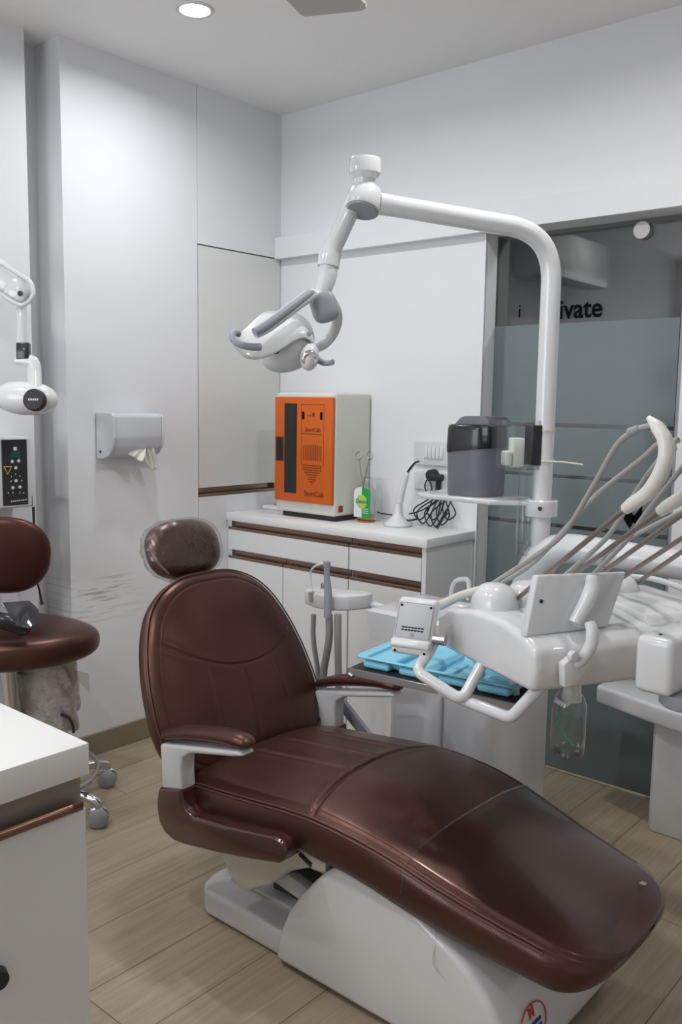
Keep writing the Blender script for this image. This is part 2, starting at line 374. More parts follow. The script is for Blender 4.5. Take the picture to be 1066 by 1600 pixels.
# downlights
for i, ((x, y), pw) in enumerate(zip(LAMPS, LAMP_W)):
    lab = 'round recessed ceiling downlight '+LAMP_AT[i]
    t = thing('ceiling_downlight', lab, 'ceiling light', (x, y, HT), 'recessed ceiling downlights')
    G().lathe([(.049, 0), (.049, -.004), (.060, -.004), (.062, 0)], (x, y, HT)).obj('trim_ring', M['plas2'], t)
    G().lathe([(0, -.0005), (.048, -.0005), (.048, -.003), (0, -.003)], (x, y, HT)).obj('light_disc', M['bulb'], t)
    L = D.lights.new('downlight_lamp', 'AREA'); L.shape = 'DISK'; L.size = .10; L.energy = pw*1.9; L.color = (1, .985, .97) if i else (.93, .96, 1); L.spread = math.radians(165)
    lo = D.objects.new('downlight_lamp', L); COL.objects.link(lo); lo.parent = t; lo.location = (0, 0, -.012)

# ceiling fan: only the blade tip shows
FH = Vector((-1.325, 1.08, 2.3))
t = thing('ceiling_fan', 'ceiling fan whose grey blade tip shows at the top edge', 'fan', (FH.x, FH.y, HT))
G().lathe([(0, -.30), (.07, -.30), (.09, -.26), (.09, -.20), (.03, -.17), (.013, -.16), (.013, -.04), (.05, -.03), (.05, 0)], (FH.x, FH.y, HT)).obj('motor', M['plas2'], t)
tip = Vector((-1.505, 1.70, 2.3))
for k in range(3):
    R_ = Matrix.Rotation(k*2*math.pi/3, 3, 'Z'); dv = R_ @ (tip-FH); L_ = dv.length; dv.normalize(); sd = dv.cross(Vector((0, 0, 1)))
    prof = [(.10, -.03), (.18, -.055), (L_-.02, -.085), (L_-.003, -.080), (L_+.02, .06), (L_+.012, .078), (L_-.01, .085), (.18, .055), (.10, .03)]
    G().prism([FH+dv*p+sd*q + Vector((0, 0, -.015)) for p, q in prof], (0, 0, .006), .0015, 1).obj('fan_blade', mat('fan_grey', (.42, .41, .39), .5), t)

# wall air conditioner: seen only mirrored in the glass door
t = thing('air_conditioner', 'white wall air conditioner mirrored in the dark door glass', 'air conditioner', (XW+.02, .5, 2.15))
G().box((XW-.045, .05, 2.15), (XW+.17, .95, 2.43), .012).obj('casing', M['plas'], t)
G().box((XW+.05, .1, 2.14), (XW+.15, .9, 2.152), .003).obj('louvre', M['grey'], t)

# ------------------------------------------------------------------ base cabinets under the far counter
def front_unit(x0, x1, doors, label):
    t = thing('base_cabinet', label, 'cabinet', ((x0+x1)/2, 2.7, 0), 'white base cabinets along the back wall')
    G().box((x0+.001, 2.585, .08), (x1-.001, YB-.002, .846)).obj('body', M['lam'], t, smooth=False)
    G().box((x0, 2.62, 0), (x1, 2.64, .08)).obj('plinth', M['lam'], t, smooth=False)
    d = G().box((x0+.002, 2.556, .722), (x1-.002, 2.584, .808), .0015, 1).obj('drawer', M['lam'], t, smooth=False)
    def rail(z0, z1, par):
        g = G(); g.box((x0+.002, 2.578, z0), (x1-.002, 2.583, z1)); g.box((x0+.002, 2.556, z0-.001), (x1-.002, 2.58, z0+.004)); g.box((x0+.002, 2.556, z0+.004), (x1-.002, 2.559, z0+.011), .001, 1)
        g.obj('handle_rail', M['copper'], par, smooth=False)
    rail(.809, .845, d)
    xs = [x0]+list(doors)+[x1]
    for a, b in zip(xs, xs[1:]):
        dd = G().box((a+.002, 2.556, .085), (b-.002, 2.584, .683), .0015, 1).obj('door', M['lam'], t, smooth=False)
        g = G(); g.box((a+.003, 2.578, .685), (b-.003, 2.583, .719)); g.box((a+.003, 2.556, .684), (b-.003, 2.58, .689)); g.box((a+.003, 2.556, .689), (b-.003, 2.559, .696), .001, 1)
        g.obj('handle_rail', M['copper'], dd, smooth=False)
front_unit(-2.838, -2.157, [-2.506], 'white base cabinet with two doors and wide drawer below the orange cabinet')
front_unit(-2.155, -1.815, [], 'white single-door base cabinet at the right end beside the door frame')
tag(G().box((-1.814, 2.556, 0), (-1.796, YB-.002, .846)).obj('end_panel', M['lam'], smooth=False), 'white end panel closing the right side of the back base cabinets', 'panel')
g = G(); g.box((XW+.001, 2.545, .847), (-1.788, YB-.001, .88), .0025, 2)
tag(g.obj('countertop', M['slab']), 'white solid countertop under the orange sterilising cabinet', 'countertop')

# wall cabinet: glossy flush door with copper rail
t = thing('wall_cabinet', 'tall flush wall cabinet with glossy door and copper bottom rail', 'cabinet', (XW, 2.6, .955))
G().box((XW-.028, YS+.005, .993), (XW+.001, YB-.004, 1.973), .001, 1).obj('door', M['glasspanel'], t, smooth=False)
g = G(); g.box((XW-.028, YS+.005, .957), (XW-.022, YB-.03, .990)); g.box((XW-.024, YS+.005, .957), (XW+.001, YB-.03, .961)); g.box((XW-.002, YS+.005, .961), (XW+.001, YB-.03, .968)); g.box((XW-.024, YB-.034, .957), (XW, YB-.03, .990))
g.obj('handle_rail', M['copper'], t, smooth=False)

# ------------------------------------------------------------------ steriliser
SX0, SX1, SY, SZ0, SZ1 = -2.636, -2.31, 2.645, .900, 1.392
t = thing('sterilising_cabinet', 'orange-fronted ultraviolet sterilising cabinet with black window on the counter', 'steriliser', ((SX0+SX1)/2, 2.74, .88))
G().box((SX0, SY, SZ0), (SX1, YB-.004, SZ1), .012, 4).obj('casing', M['ivory'], t)
g = G()
g.box((SX0+.03, SY+.012, .8805), (SX1-.006, YB-.02, SZ0+.004))  # one dark block for the feet and the shaded gap under the case
g.obj('foot_gap_shade', M['rubber'], t, smooth=False)
dr = G().box((SX0+.004, SY-.014, .947), (SX1-.003, SY+.002, 1.374), .003, 2).obj('door', M['orange'], t)
G().box((-2.574, SY-.0165, .982), (-2.506, SY-.013, 1.348), .001, 1).obj('window', mat('dark_window', (.02, .02, .022), .15), dr, smooth=False)
g = G(); g.box((-2.622, SY-.018, 1.112), (-2.580, SY-.0135, 1.21), .0015, 1); g.obj('handle', M['rubber'], dr)
G().box((-2.614, SY-.020, 1.125), (-2.590, SY-.0175, 1.20)).obj('handle_recess', M['black'], dr, smooth=False)
yy = SY-.0145
for x in (-2.470, -2.372): G().box((x-.006, yy-.001, 1.285), (x+.006, yy, 1.315)).obj('indicator', M['ink'], dr, smooth=False)
text_obj('door_print', 'SteriCab', .024, (-2.418, yy, 1.243), (1, 0, 0), (0, 0, 1), M['brown_ink'], dr)
text_obj('door_print', 'SteriCab', .031, (-2.408, yy, .985), (1, 0, 0), (0, 0, 1), M['brown_ink'], dr)
g = G(); g.box((-2.475, yy-.0006, 1.226), (-2.372, yy, 1.228))
for k in range(11): g.box((-2.468+.0095*k, yy-.0006, 1.12), (-2.4655+.0095*k, yy, 1.185-.001*abs(k-5)))
for j in range(9):
    hw = 5.4 - max(0, j-2)*.85
    for k in range(11):
        if abs(k-5) <= hw: g.box((-2.4695+.0095*k, yy-.0006, 1.098-.0095*j), (-2.4645+.0095*k, yy, 1.103-.0095*j))
for x in (-2.48, -2.358): g.box((x-.0005, yy-.0006, 1.10), (x+.0005, yy, 1.345))
g.box((-2.48, yy-.0006, 1.344), (-2.358, yy, 1.345))
g.obj('door_print', M['brown_ink'], dr, smooth=False)
text_obj('door_print', 'R', .022, (-2.414, yy, 1.303), (1, 0, 0), (0, 0, 1), M['ink'], dr)
text_obj('door_print', 'UV', .012, (-2.434, yy, 1.300), (1, 0, 0), (0, 0, 1), M['brown_ink'], dr)
G().box((SX1-.001, SY+.025, .917), (SX1+.004, SY+.05, .943), .001, 1).obj('switch', M['red'], t)
# flat white box behind it
t = thing('instrument_tray', 'flat white tray lying between wall cabinet and orange steriliser', 'tray', (-2.74, 2.8, .88))
G().box((-2.832, 2.755, .881), (-2.66, YB-.006, .897), .002, 2).obj('base', M['slab'], t)
G().box((-2.80, 2.79, .8975), (-2.76, 2.83, .909), .003).obj('sponge', mat('tan_sponge', (.5, .35, .22), .8), t)

# ------------------------------------------------------------------ handwash bottle, jar with forceps
bx, by = -2.243, 2.775
jr = thing('glass_jar', 'small glass jar holding two ring-handled forceps behind the handwash bottle', 'jar', (bx+.008, by+.04, .88))
G().lathe([(0, 0), (.022, 0), (.025, .01), (.025, .12), (.020, .145), (.020, .165), (.022, .168)], (bx+.008, by+.04, .8812), seg=28).obj('glass_body', M['acrylic'], jr)
for k, (u0, v0, u1, v1) in enumerate(((561, 712, 568, 765), (578, 712, 568, 760))):
    a = PY(u0, v0, by+(-.04, .03)[k]); bq = PY(u1, v1, by+.035); dq = (bq-a).normalized()
    sdv = Vector((dq.z, 0, -dq.x))
    t = thing('forceps', ['steel forceps leaning left in the jar, ring towards the orange cabinet', 'steel forceps leaning right in the jar, ring towards the wall'][k], 'forceps', bq, 'forceps in the jar')
    ring = [a + Vector((math.cos(q*math.pi/9)*.016, 0, math.sin(q*math.pi/9)*.016)) for q in range(19)]
    G().tube(ring, .0022, 8, smooth=False).obj('finger_ring', M['steel'], t)
    G().tube([a+dq*.015, a+dq*.06, a+dq*.165], [.0022, .0024, .0018], 8, smooth=False).obj('shank', M['steel'], t)
t = thing('handwash_bottle', 'handwash bottle with a white and green label beside the steriliser', 'bottle', (bx, by-.012, .88))
y0 = by-.012
body = [(.0, .0), (.040, .0), (.044, .006), (.045, .09), (.042, .12), (.030, .14), (.018, .15), (.016, .16), (.016, .17), (0, .17)]
g = G().lathe(body, (bx, y0, .8865), seg=36)
for v in g.v: v.y = y0 + (v.y-y0)*.55
g.obj('body', M['pet'], t)
g = G().lathe([(0, 0), (.040, 0), (.041, .012), (.041, .022), (0, .022)], (bx, y0, .889), seg=36)
for v in g.v: v.y = y0 + (v.y-y0)*.5
g.obj('liquid', M['amber'], t)
G().lathe([(0, 0), (.02, 0), (.021, .003), (.021, .006), (0, .008)], (bx, y0, 1.054)).obj('cap', M['acrylic'], t)
def halfshape(x0, x1, zt):
    ys = y0-.0275
    pts = []
    for k in range(13):
        x = x0+(x1-x0)*k/12; pts.append((x, ys, .898))
    for k in range(13):
        x = x1+(x0-x1)*k/12; q = (x-bx)/.041; pts.append((x, ys, .898+.098+.024*math.sqrt(max(0, 1-q*q))))
    return pts
G().prism(halfshape(bx-.041, bx, 0), (0, .003, 0)).obj('white_label', mat('label_white', (.75, .76, .78), .4), t, smooth=False)
G().prism(halfshape(bx, bx+.041, 0), (0, .003, 0)).obj('green_label', M['green'], t, smooth=False)
G().lathe([(0, 0), (.0275, 0), (.0275, .001), (0, .001)], (bx, y0-.028, .962), (0, -1, 0)).obj('logo_disc', M['lime'], t)
text_obj('logo', 'Dettol', .0225, (bx, y0-.0295, .962), (1, 0, .0), (0, 0, 1), M['navy'], t)
g = G()
for k in range(3): g.box((bx+.006, y0-.029, .916+.008*k), (bx+.034, y0-.0278, .919+.008*k))
g.obj('label_print', M['white_ink'], t, smooth=False)
tag(G().lathe([(0, .0), (.036, 0), (.040, .004), (.036, .0045), (0, .003)], (bx+.004, y0, .8812)).obj('coaster', mat('orange_dish', (.6, .16, .02), .4)), 'shallow orange dish under the handwash bottle', 'dish')

# ------------------------------------------------------------------ curing light
c = PY(622, 815, 2.75); c.z = .8805
t = thing('curing_light', 'white dental curing light standing in its round charging base', 'curing light', c)
G().lathe([(0, 0), (.054, 0), (.058, .006), (.055, .013), (.040, .023), (.024, .036), (.019, .052), (.018, .072), (.0165, .088), (0, .089)], c).obj('charging_base', M['plas'], t)
q = c.y
g = G().tube([PY(625, 785, q), PY(628, 768, q), PY(634, 748, q), PY(638, 738, q)], [.0135, .0135, .011, .007], 16); g.obj('handpiece', M['plas'], t)
G().tube([PY(637, 738, q), PY(643, 730, q), PY(649, 723, q), PY(655, 721, q)], [.0045, .005, .004, .0038], 12).obj('light_guide', M['black'], t)
# black cable and plug
t = thing('power_cable', 'black power cable coiled behind the curing light', 'cable', PZ(690, 812, .88))
def cab(pts, r=.0028, m=M['rubber'], y=2.80): return G().tube([PY(u, v, yy if isinstance(yy, float) else y) for u, v, yy in pts], r, 8)
P = [(645, 803, 2.78), (665, 796, 2.80), (676, 792, 2.84)]
g = G(); tb = lambda pts: g.tube([PY(u, v, yq) for u, v, yq in pts], .0029, 8)
G().tube([PY(652, 811, 2.74), PY(642, 813, 2.735), PY(636, 813, 2.73)], .004, 8).obj('jack', M['rubber'], t)
G().tube([PY(590, 800, 2.84), PY(600, 803, 2.84), PY(625, 806, 2.85)], .0029, 8).obj('lead', M['rubber'], t)
tb([(640, 803, 2.80), (655, 799, 2.80), (672, 790, 2.83), (683, 780, 2.84)])
for k, (ua, ub, vb) in enumerate(((678, 660, 818), (684, 672, 822), (690, 690, 820), (696, 700, 812), (670, 655, 812), (700, 682, 824), (688, 676, 812))):
    tb([(ua, 780, 2.845), (ub-8, (780+vb)/2, 2.83), (ub, vb, 2.81), (ub+12, (792+vb)/2, 2.83), (ua+6, 780, 2.845)])
tb([(699, 795, 2.80), (690, 810, 2.79), (682, 824, 2.78)]); tb([(702, 800, 2.80), (688, 815, 2.79), (684, 826, 2.78)])
g.obj('coil', M['rubber'], t)
G().tube([PY(684, 770, 2.85), PY(686, 745, 2.845)], [.010, .012], 10).obj('strain_relief', M['rubber'], t)
c = PY(682, 742, 2.868); g = G().lathe([(0, .0), (.022, 0), (.024, .004), (.022, .03), (0, .034)], (c.x, 2.856, c.z), (0, -1, 0)); g.tube([Vector((c.x, 2.83, c.z-.003)), Vector((c.x+.055, 2.83, c.z-.006))], [.012, .013], 12)
g.obj('plug', M['rubber'], t)
G().tube([PY(668, 772, 2.84), PY(664, 760, 2.84), PY(668, 750, 2.84), PY(674, 758, 2.84), PY(675, 772, 2.845)], .0028, 8).obj('cord_loop', M['rubber'], t)

# switch board
def sboard(u0, v0, u1, v1, label):
    a = PY(u0, v0, YB); b = PY(u1, v1, YB)
    t = thing('switch_plate', label, 'switch plate', ((a.x+b.x)/2, YB, b.z), 'white switch plates behind the grey bin')
    G().box((a.x, YB-.011, b.z), (b.x, YB-.001, a.z), .004, 3).obj('plate', M['plas2'], t)
    return t, a, b
t, a, b = sboard(650, 688, 740, 732, 'white switch plate with a row of rocker switches above the black plug')
for k in range(5): G().box((a.x+.052+.018*k, YB-.016, a.z-.068), (a.x+.068+.018*k, YB-.010, a.z-.022), .002, 2).obj('rocker_switch', M['plas'], t)
t, a, b = sboard(650, 735, 740, 772, 'white socket plate holding the black plug')
G().box((a.x+.05, YB-.015, b.z+.02), (a.x+.14, YB-.010, a.z-.02), .002, 2).obj('socket', M['plas'], t)

# ------------------------------------------------------------------ glove / tissue dispenser on the left wall
t = thing('tissue_dispenser', 'white wall dispenser with crumpled cream paper hanging from its slot', 'dispenser', (XW, 2.04, 1.15))
pr = [(XW+.001, 1.303), (XW+.095, 1.300), (XW+.105, 1.290), (XW+.107, 1.215), (XW+.098, 1.178), (XW+.075, 1.150), (XW+.04, 1.138), (XW+.001, 1.138)]
ya, yb_ = 1.905, 2.14
G().prism([(x, ya+.012, z) for x, z in pr], (0, yb_-ya-.024, 0), .006, 2).obj('cover', mat('dispenser_grey_white', (.60, .62, .64), .35), t)
G().prism([(XW+.001+(x-XW)*1.03, ya, 1.22+(z-1.22)*1.04) for x, z in pr], (0, .012, 0), .004, 2).obj('side_cheek', M['plas2'], t)
G().prism([(XW+.001+(x-XW)*1.0, yb_-.012, 1.22+(z-1.22)*1.0) for x, z in pr], (0, .012, 0), .004, 2).obj('side_cheek', M['plas2'], t)
G().lathe([(0, 0), (.005, 0), (.005, .002), (0, .002)], (XW+.03, ya-.0005, 1.16), (0, -1, 0), 12).obj('screw', M['dark'], t)
def cloth_strip(pts, wd, nm, par, m_, seed=1, thick=.0):
    rnd = random.Random(seed); P = []; v = []; f = []; n = len(pts); W = 7
    for i, p in enumerate(pts):
        p = Vector(p); tg = (Vector(pts[min(i+1, n-1)])-Vector(pts[max(i-1, 0)])).normalized(); sd = Vector((0.25, 1, 0)); sd = (sd-tg*sd.dot(tg)).normalized(); nn = tg.cross(sd)
        for k in range(W):
            s = k/(W-1)-.5; v.append(p+sd*(s*wd[i])+nn*(.009*math.sin(k*2.1+i*.9)+rnd.uniform(-.003, .003)))
    for i in range(n-1):
        for k in range(W-1): f.append((i*W+k, i*W+k+1, (i+1)*W+k+1, (i+1)*W+k))
    o = mesh_obj(nm, v, f, m_, par, angle=180)
    sm = o.modifiers.new('s', 'SUBSURF'); sm.levels = 2; sm.render_levels = 2
    so = o.modifiers.new('t', 'SOLIDIFY'); so.thickness = .001
    return o
gx = XW+.075
gp = D.objects
tt = thing('paper_towel', 'crumpled cream paper towel hanging out of the white dispenser', 'paper towel', (gx, 2.05, 1.15))
cloth_strip([PX(222, 693, gx), PX(218, 700, gx+.01), PX(213, 708, gx+.015), PX(209, 715, gx+.012)], [.03, .05, .07, .075], 'fold', tt, M['glove'], 2)
cloth_strip([PX(226, 693, gx+.005), PX(230, 703, gx+.012), PX(234, 714, gx+.01), PX(239, 724, gx+.008), PX(241, 734, gx+.004)], [.05, .05, .045, .035, .026], 'fold', tt, M['glove'], 5)
cloth_strip([PX(231, 692, gx), PX(236, 697, gx+.014), PX(241, 695, gx+.018)], [.04, .04, .03], 'fold', tt, M['glove'], 8)

# ------------------------------------------------------------------ dental chair
YC = 1.665
XB = (-2.84+.0)
ch = thing('dental_chair', 'dark brown leather dental chair with white base in the middle of the room', 'dental chair', (-1.25, YC, 0))
ZT = smoothtab([(-1.75, .405), (-1.66, .435), (-1.55, .448), (-1.40, .462), (-1.29, .470), (-1.15, .460), (-1.0, .428), (-.88, .395), (-.76, .367), (-.66, .345), (-.56, .325)])
ZS = smoothtab([(-1.75, .385), (-1.66, .398), (-1.5, .415), (-1.32, .434), (-1.2, .434), (-1.07, .418), (-.92, .380), (-.8, .352), (-.68, .330), (-.56, .318)])
ZB = smoothtab([(-1.75, .29), (-1.64, .295), (-1.48, .318), (-1.35, .328), (-1.25, .322), (-1.15, .315), (-1.0, .285), (-.85, .258), (-.73, .243), (-.65, .240), (-.56, .25)])
WT = smoothtab([(-1.75, .262), (-1.5, .266), (-1.25, .266), (-1.1, .262), (-.95, .248), (-.8, .226), (-.7, .214), (-.6, .206), (-.56, .204)])
XE, XS0 = -.622, -1.752
def seat_shape(x0, x1, off=0.0, bottom=True, groove=True, nx=330, notch=.055):
    NU = 120; v = []; f = []; rows = []
    for i in range(nx+1):
        x = x0+(x1-x0)*i/nx
        # denser sampling at the tip
        e = max(0, (x-(XE-.11))/.11); eb = max(0, ((XS0+.07)-x)/.07)
        ew = (1-min(e, 1)**2.6)**(1/2.6) if e > 0 else 1
        et = (1-min(e, 1)**2.4)**(1/2.0) if e > 0 else 1
        if eb > 0: ew *= 1-.05*eb**2; et *= math.sqrt(max(.15, 1-eb**2*.8))
        W = lerp(WT, x)*(.30+.70*ew) + off; zt, zs, zb = lerp(ZT, x)+off, lerp(ZS, x)+off, lerp(ZB, x)-off*.3
        zm = (zs+zb)/2+.012; zt = zm+(zt-zm)*(.12+.88*et); zs = zm+(zs-zm)*(.12+.88*et); zb = zm+(zb-zm)*(.12+.88*et)
        row = []
        for k in range(NU+1):
            u = -1+2*k/NU; a = abs(u)
            z = zs+(zt-zs)*(1-a**2.6)
            if a > .9: z -= .010*((a-.9)/.1)**2
            tipk = min(1, max(0, (x+.95)/.3)); z -= tipk*.016*gauss(u, .55)*et
            if groove and off == 0:
                y = u*W
                xs = -1.315 + .55*y*y + .0*y        # cross seam
                z -= .005*gauss(x-xs, .0042)*(1 if a < .97 else 0)
                z += .0022*gauss(abs(x-xs)-.014, .012)*(1-a**4)
                z -= .004*gauss(a-.955, .012)
                for yc in (-.093+.012, .022, .125):
                    if x < xs:
                        cc = yc + .10*(x+1.45)*1.0*0.5
                        fade = min(1, (xs-x)/.02)*min(1, max(0, (x+1.70)/.1))
                        z -= .0042*gauss(y-cc, .0045)*fade; z += .0015*gauss(abs(y-cc)-.016, .012)*fade
            sh = -notch*max(0, 1-(u/.8)**2)*min(1, e)**1.2*(1 if e > 0 else 0)
            row.append((x+sh, YC+u*W, z))
        y1 = W
        side = [(y1+.004, zs-.012-.3*(zs-zb)*.0), (y1+.010, zs-.35*(zs-zb)), (y1+.008, zs-.65*(zs-zb)), (y1-.004, zb+.12*(zs-zb)), (y1-.03, zb)]
        rt = [(x, YC+a, b) for a, b in side]; lf = [(x, YC-a, b) for a, b in side][::-1]
        if bottom:
            full = row+rt+[(x, YC+y1*.5, zb-.004), (x, YC, zb-.006), (x, YC-y1*.5, zb-.004)]+lf
        else: full = lf[1:]+row+rt[:-1]
        rows.append(full)
    n = len(rows[0])
    for r in rows: v += r
    for i in range(len(rows)-1):
        for k in range(n if bottom else n-1): f.append((i*n+k, i*n+(k+1) % n, (i+1)*n+(k+1) % n, (i+1)*n+k))
    if bottom: f.append(tuple(range(n))); f.append(tuple((len(rows)-1)*n+k for k in range(n))[::-1])
    return v, f
v, f = seat_shape(XS0, XE)
seat = mesh_obj('seat', v, f, M['leather'], ch, angle=180)
g = G()
for sgn in (-1, 1):
    for dz, do in ((-.001, .003), (-.008, .0065)):
        g.tube([(x, YC+sgn*(lerp(WT, x)+do-.004*max(0, (x+.75)/.1)), lerp(ZS, x)-.004+dz) for x in [XS0+.05+i*(XE-.10-XS0-.05)/50 for i in range(51)]], .0022, 6, smooth=False)
g.obj('piping', M['piping'], seat)

# back rest
N_ = Vector((.905, 0, .425)).normalized(); T_ = Vector((-.425, 0, .905)).normalized(); S_ = Vector((0, 1, 0)); P0 = Vector((-1.735, YC, .42))
half = [(0, .488), (.09, .482), (.165, .452), (.218, .405), (.256, .335), (.282, .25), (.296, .16), (.298, .08), (.28, .01), (.23, -.045), (.12, -.075), (0, -.08)]
ol = [(s, t) for s, t in half]+[(-s, t) for s, t in half[-2:0:-1]]
n0 = len(ol); OUT = []
for i in range(n0):
    p0, p1, p2, p3 = [Vector(ol[(i+k-1) % n0]) for k in range(4)]
    for k in range(12):
        q = k/12; OUT.append(.5*((2*p1)+(p2-p0)*q+(2*p0-5*p1+4*p2-p3)*q*q+(3*p1-p0-3*p2+p3)*q**3))
cen = Vector((0, .20)); RN = 90; v = []; f = []; nn = len(OUT)
def bh(s, t, r):
    h = .040*(1-r**3.2)
    h -= .010*max(0, (r-.93)/.07)**2
    h -= .0028*gauss(r-.90, .008)
    ts = .203+1.55*(s-.03)**2
    if r < .9:
        h -= .0028*gauss(t-ts, .0032); h += .0010*gauss(abs(t-ts)-.014, .012)
        if t < ts:
            for sc in (-.122, .006, .128):
                cc = sc + .04*(ts-t)*(-1 if sc < .1 else 1); fd = min(1, (ts-t)/.02)
                h -= .0022*gauss(s-cc, .0032)*fd; h += .0008*gauss(abs(s-cc)-.014, .012)*fd
    return h
for j in range(1, RN+1):
    r = (j/RN)**.9
    for p in OUT:
        q = cen+(p-cen)*r; v.append(P0+S_*q.x+T_*q.y+N_*bh(q.x, q.y, r))
for (r, h) in ((1.004, -.010), (1.006, -.03), (.985, -.050), (.94, -.064), (.82, -.074), (.5, -.078)):
    for p in OUT: q = cen+(p-cen)*r; v.append(P0+S_*q.x+T_*q.y+N_*h)
R2 = RN+6
for j in range(R2-1):
    for i in range(nn): f.append((j*nn+i, j*nn+(i+1) % nn, (j+1)*nn+(i+1) % nn, (j+1)*nn+i))
v.append(P0+T_*cen.y+N_*bh(0, .2, 0)); v.append(P0+T_*cen.y-N_*.078)
for i in range(nn): f.append((len(v)-2, (i+1) % nn, i)); f.append((len(v)-1, (R2-1)*nn+i, (R2-1)*nn+(i+1) % nn))
back = mesh_obj('backrest', v, f, M['leather'], ch, angle=180)
pts = []
for p in OUT: q = cen+(p-cen)*1.004; pts.append(P0+S_*q.x+T_*q.y+N_*-.004)
G().tube(pts+[pts[0]], .0025, 6, smooth=False).obj('piping', M['piping'], back)
G().box((-.16, -.02, -.115), (.16, .30, -.09), .02, 3, frame=lambda p: P0+S_*p.x+T_*p.y+N_*p.z).obj('back_shell', M['plas2'], ch)
# head rest
hc = PY(287, 858, YC); hn = Vector((.93, 0, .36)).normalized(); ht = Vector((-.36, 0, .93)).normalized()
def hshape(a, b, z):
    return a*(1-.12*(b < 0)*b*b), b, z + .12*(1-a*a)*(z < 0)*0 - .10*a*a*(z > 0)*0
def headr(k, nm, mt, par):
    return G().sup(hc, S_*(.128*k), ht*(.088*k), hn*(.055*k), .85, .72, 48, 28, fn=hshape).obj(nm, mt, par)
hr = headr(1.0, 'headrest', M['leather'], ch)
G().tube([hc-hn*.04-ht*.02, hc-hn*.075-ht*.10, P0+T_*.36-N_*.10], [.016, .016, .02], 12).obj('headrest_post', M['steel'], ch)
# arm rests with their brackets and brown side arms
def arm(sg):
    ym = YC+sg*.29
    A = lambda x, z: Vector((x, ym, z))
    g = G(); g.tube([A(-1.762, .500), A(-1.745, .508), A(-1.66, .535), A(-1.55, .557), A(-1.485, .563), A(-1.458, .560), A(-1.448, .553)], [.012, .026, .031, .032, .031, .024, .010], 18, 8, flat=.55, up=(0, 0, 1))
    ar = g.obj('armrest', M['leather'], ch)
    pl = G(); pl.prism([A(-1.757, .485)+Vector((0, -.024, 0)), A(-1.47, .545)+Vector((0, -.024, 0)), A(-1.455, .535)+Vector((0, -.024, 0)), A(-1.49, .525)+Vector((0, -.024, 0)), A(-1.64, .492)+Vector((0, -.024, 0)), A(-1.672, .470)+Vector((0, -.024, 0)), A(-1.676, .44)+Vector((0, -.024, 0)), A(-1.672, .385)+Vector((0, -.024, 0)), A(-1.75, .362)+Vector((0, -.024, 0))], (0, .048, 0), .007, 3)
    pl.obj('armrest_bracket', M['plas2'], ch)
    br = [(-1.757, .372), (-1.672, .392), (-1.655, .345), (-1.62, .330), (-1.50, .350), (-1.345, .378), (-1.312, .372), (-1.303, .350), (-1.325, .318), (-1.42, .298), (-1.66, .250), (-1.725, .252), (-1.757, .275), (-1.768, .32)]
    br = [(-1.757, .372), (-1.672, .392), (-1.664, .362), (-1.650, .343), (-1.625, .335), (-1.50, .352), (-1.345, .379), (-1.318, .376), (-1.304, .360), (-1.306, .342), (-1.325, .322), (-1.42, .298), (-1.54, .272), (-1.66, .250), (-1.70, .247), (-1.735, .255), (-1.757, .275), (-1.767, .31), (-1.766, .34)]
    G().prism([Vector((x, ym-.030, z)) for x, z in br], (0, .062, 0), .015, 4).obj('side_arm', M['arm_brown'], ch)
arm(-1); arm(1)
# tilt mechanism, lift links, base
mech = [(-1.72, .285), (-1.67, .19), (-1.62, .129), (-1.572, .104), (-1.473, .165), (-1.418, .218), (-1.33, .262), (-1.285, .275), (-1.262, .30), (-1.262, .325), (-1.72, .325)]
G().prism([Vector((x, YC-.20, z)) for x, z in mech], (0, .40, 0), .012, 3).obj('tilt_housing', M['cream'], ch)
G().tube([(-1.345, YC-.214, .318), (-1.300, YC-.214, .302), (-1.268, YC-.210, .300)], [.026, .026, .020], 16).obj('hinge_end', M['cream'], ch)
G().tube([(-1.335, YC-.238, .312), (-1.298, YC-.238, .298)], .0065, 10).obj('slot', M['dark'], ch)
g = G(); g.prism([(-1.52, YC-.16, .15), (-1.20, YC-.16, .10), (-1.20, YC-.16, .135), (-1.45, YC-.16, .185)], (0, .03, 0), .004, 2); g.prism([(-1.46, YC-.13, .215), (-1.2, YC-.13, .19), (-1.2, YC-.13, .22), (-1.42, YC-.13, .24)], (0, .03, 0), .004, 2)
g.obj('lift_link', M['plas2'], ch)
G().box((-1.56, YC-.10, .075), (-1.0, YC+.15, .26)).obj('lift_core', mat('dark_metal', (.10, .11, .11), .5, metal=.4), ch)
foot = [(-1.70, 1.450), (-1.735, 1.475), (-1.752, 1.52), (-1.752, 1.81), (-1.735, 1.855), (-1.70, 1.88), (-.83, 1.88), (-.79, 1.84), (-.79, 1.49), (-.83, 1.450)]
G().prism([Vector((x, y, .001)) for x, y in foot], (0, 0, .072), .016, 4).obj('foot_plate', M['plas'], ch)
g = G(); g.box((-1.69, 1.53, .072), (-1.1, 1.80, .083), .004, 2); g.obj('foot_tread', M['plas2'], ch)
cov = [(-1.420, .012), (-1.405, .085), (-1.378, .15), (-1.336, .210), (-1.28, .275), (-1.225, .325), (-1.12, .318), (-1.006, .293), (-.933, .262), (-.87, .228), (-.82, .180), (-.792, .13), (-.775, .06), (-.772, .012)]
cv = G().prism([Vector((x, 1.425, z)) for x, z in cov], (0, .475, 0), .018, 4).obj('base_cover', M['plas'], ch)
c = PX(836, 1590, -.781)
g = G(); ring = [Vector((-.7795+.028*math.cos(q*math.pi/16)*0, c.y+.05*math.sin(q*math.pi/16), c.z-.012+.036*math.cos(q*math.pi/16))) for q in range(33)]
for r_ in ring: r_.x = -.7715 - .27*(r_.z-.06)
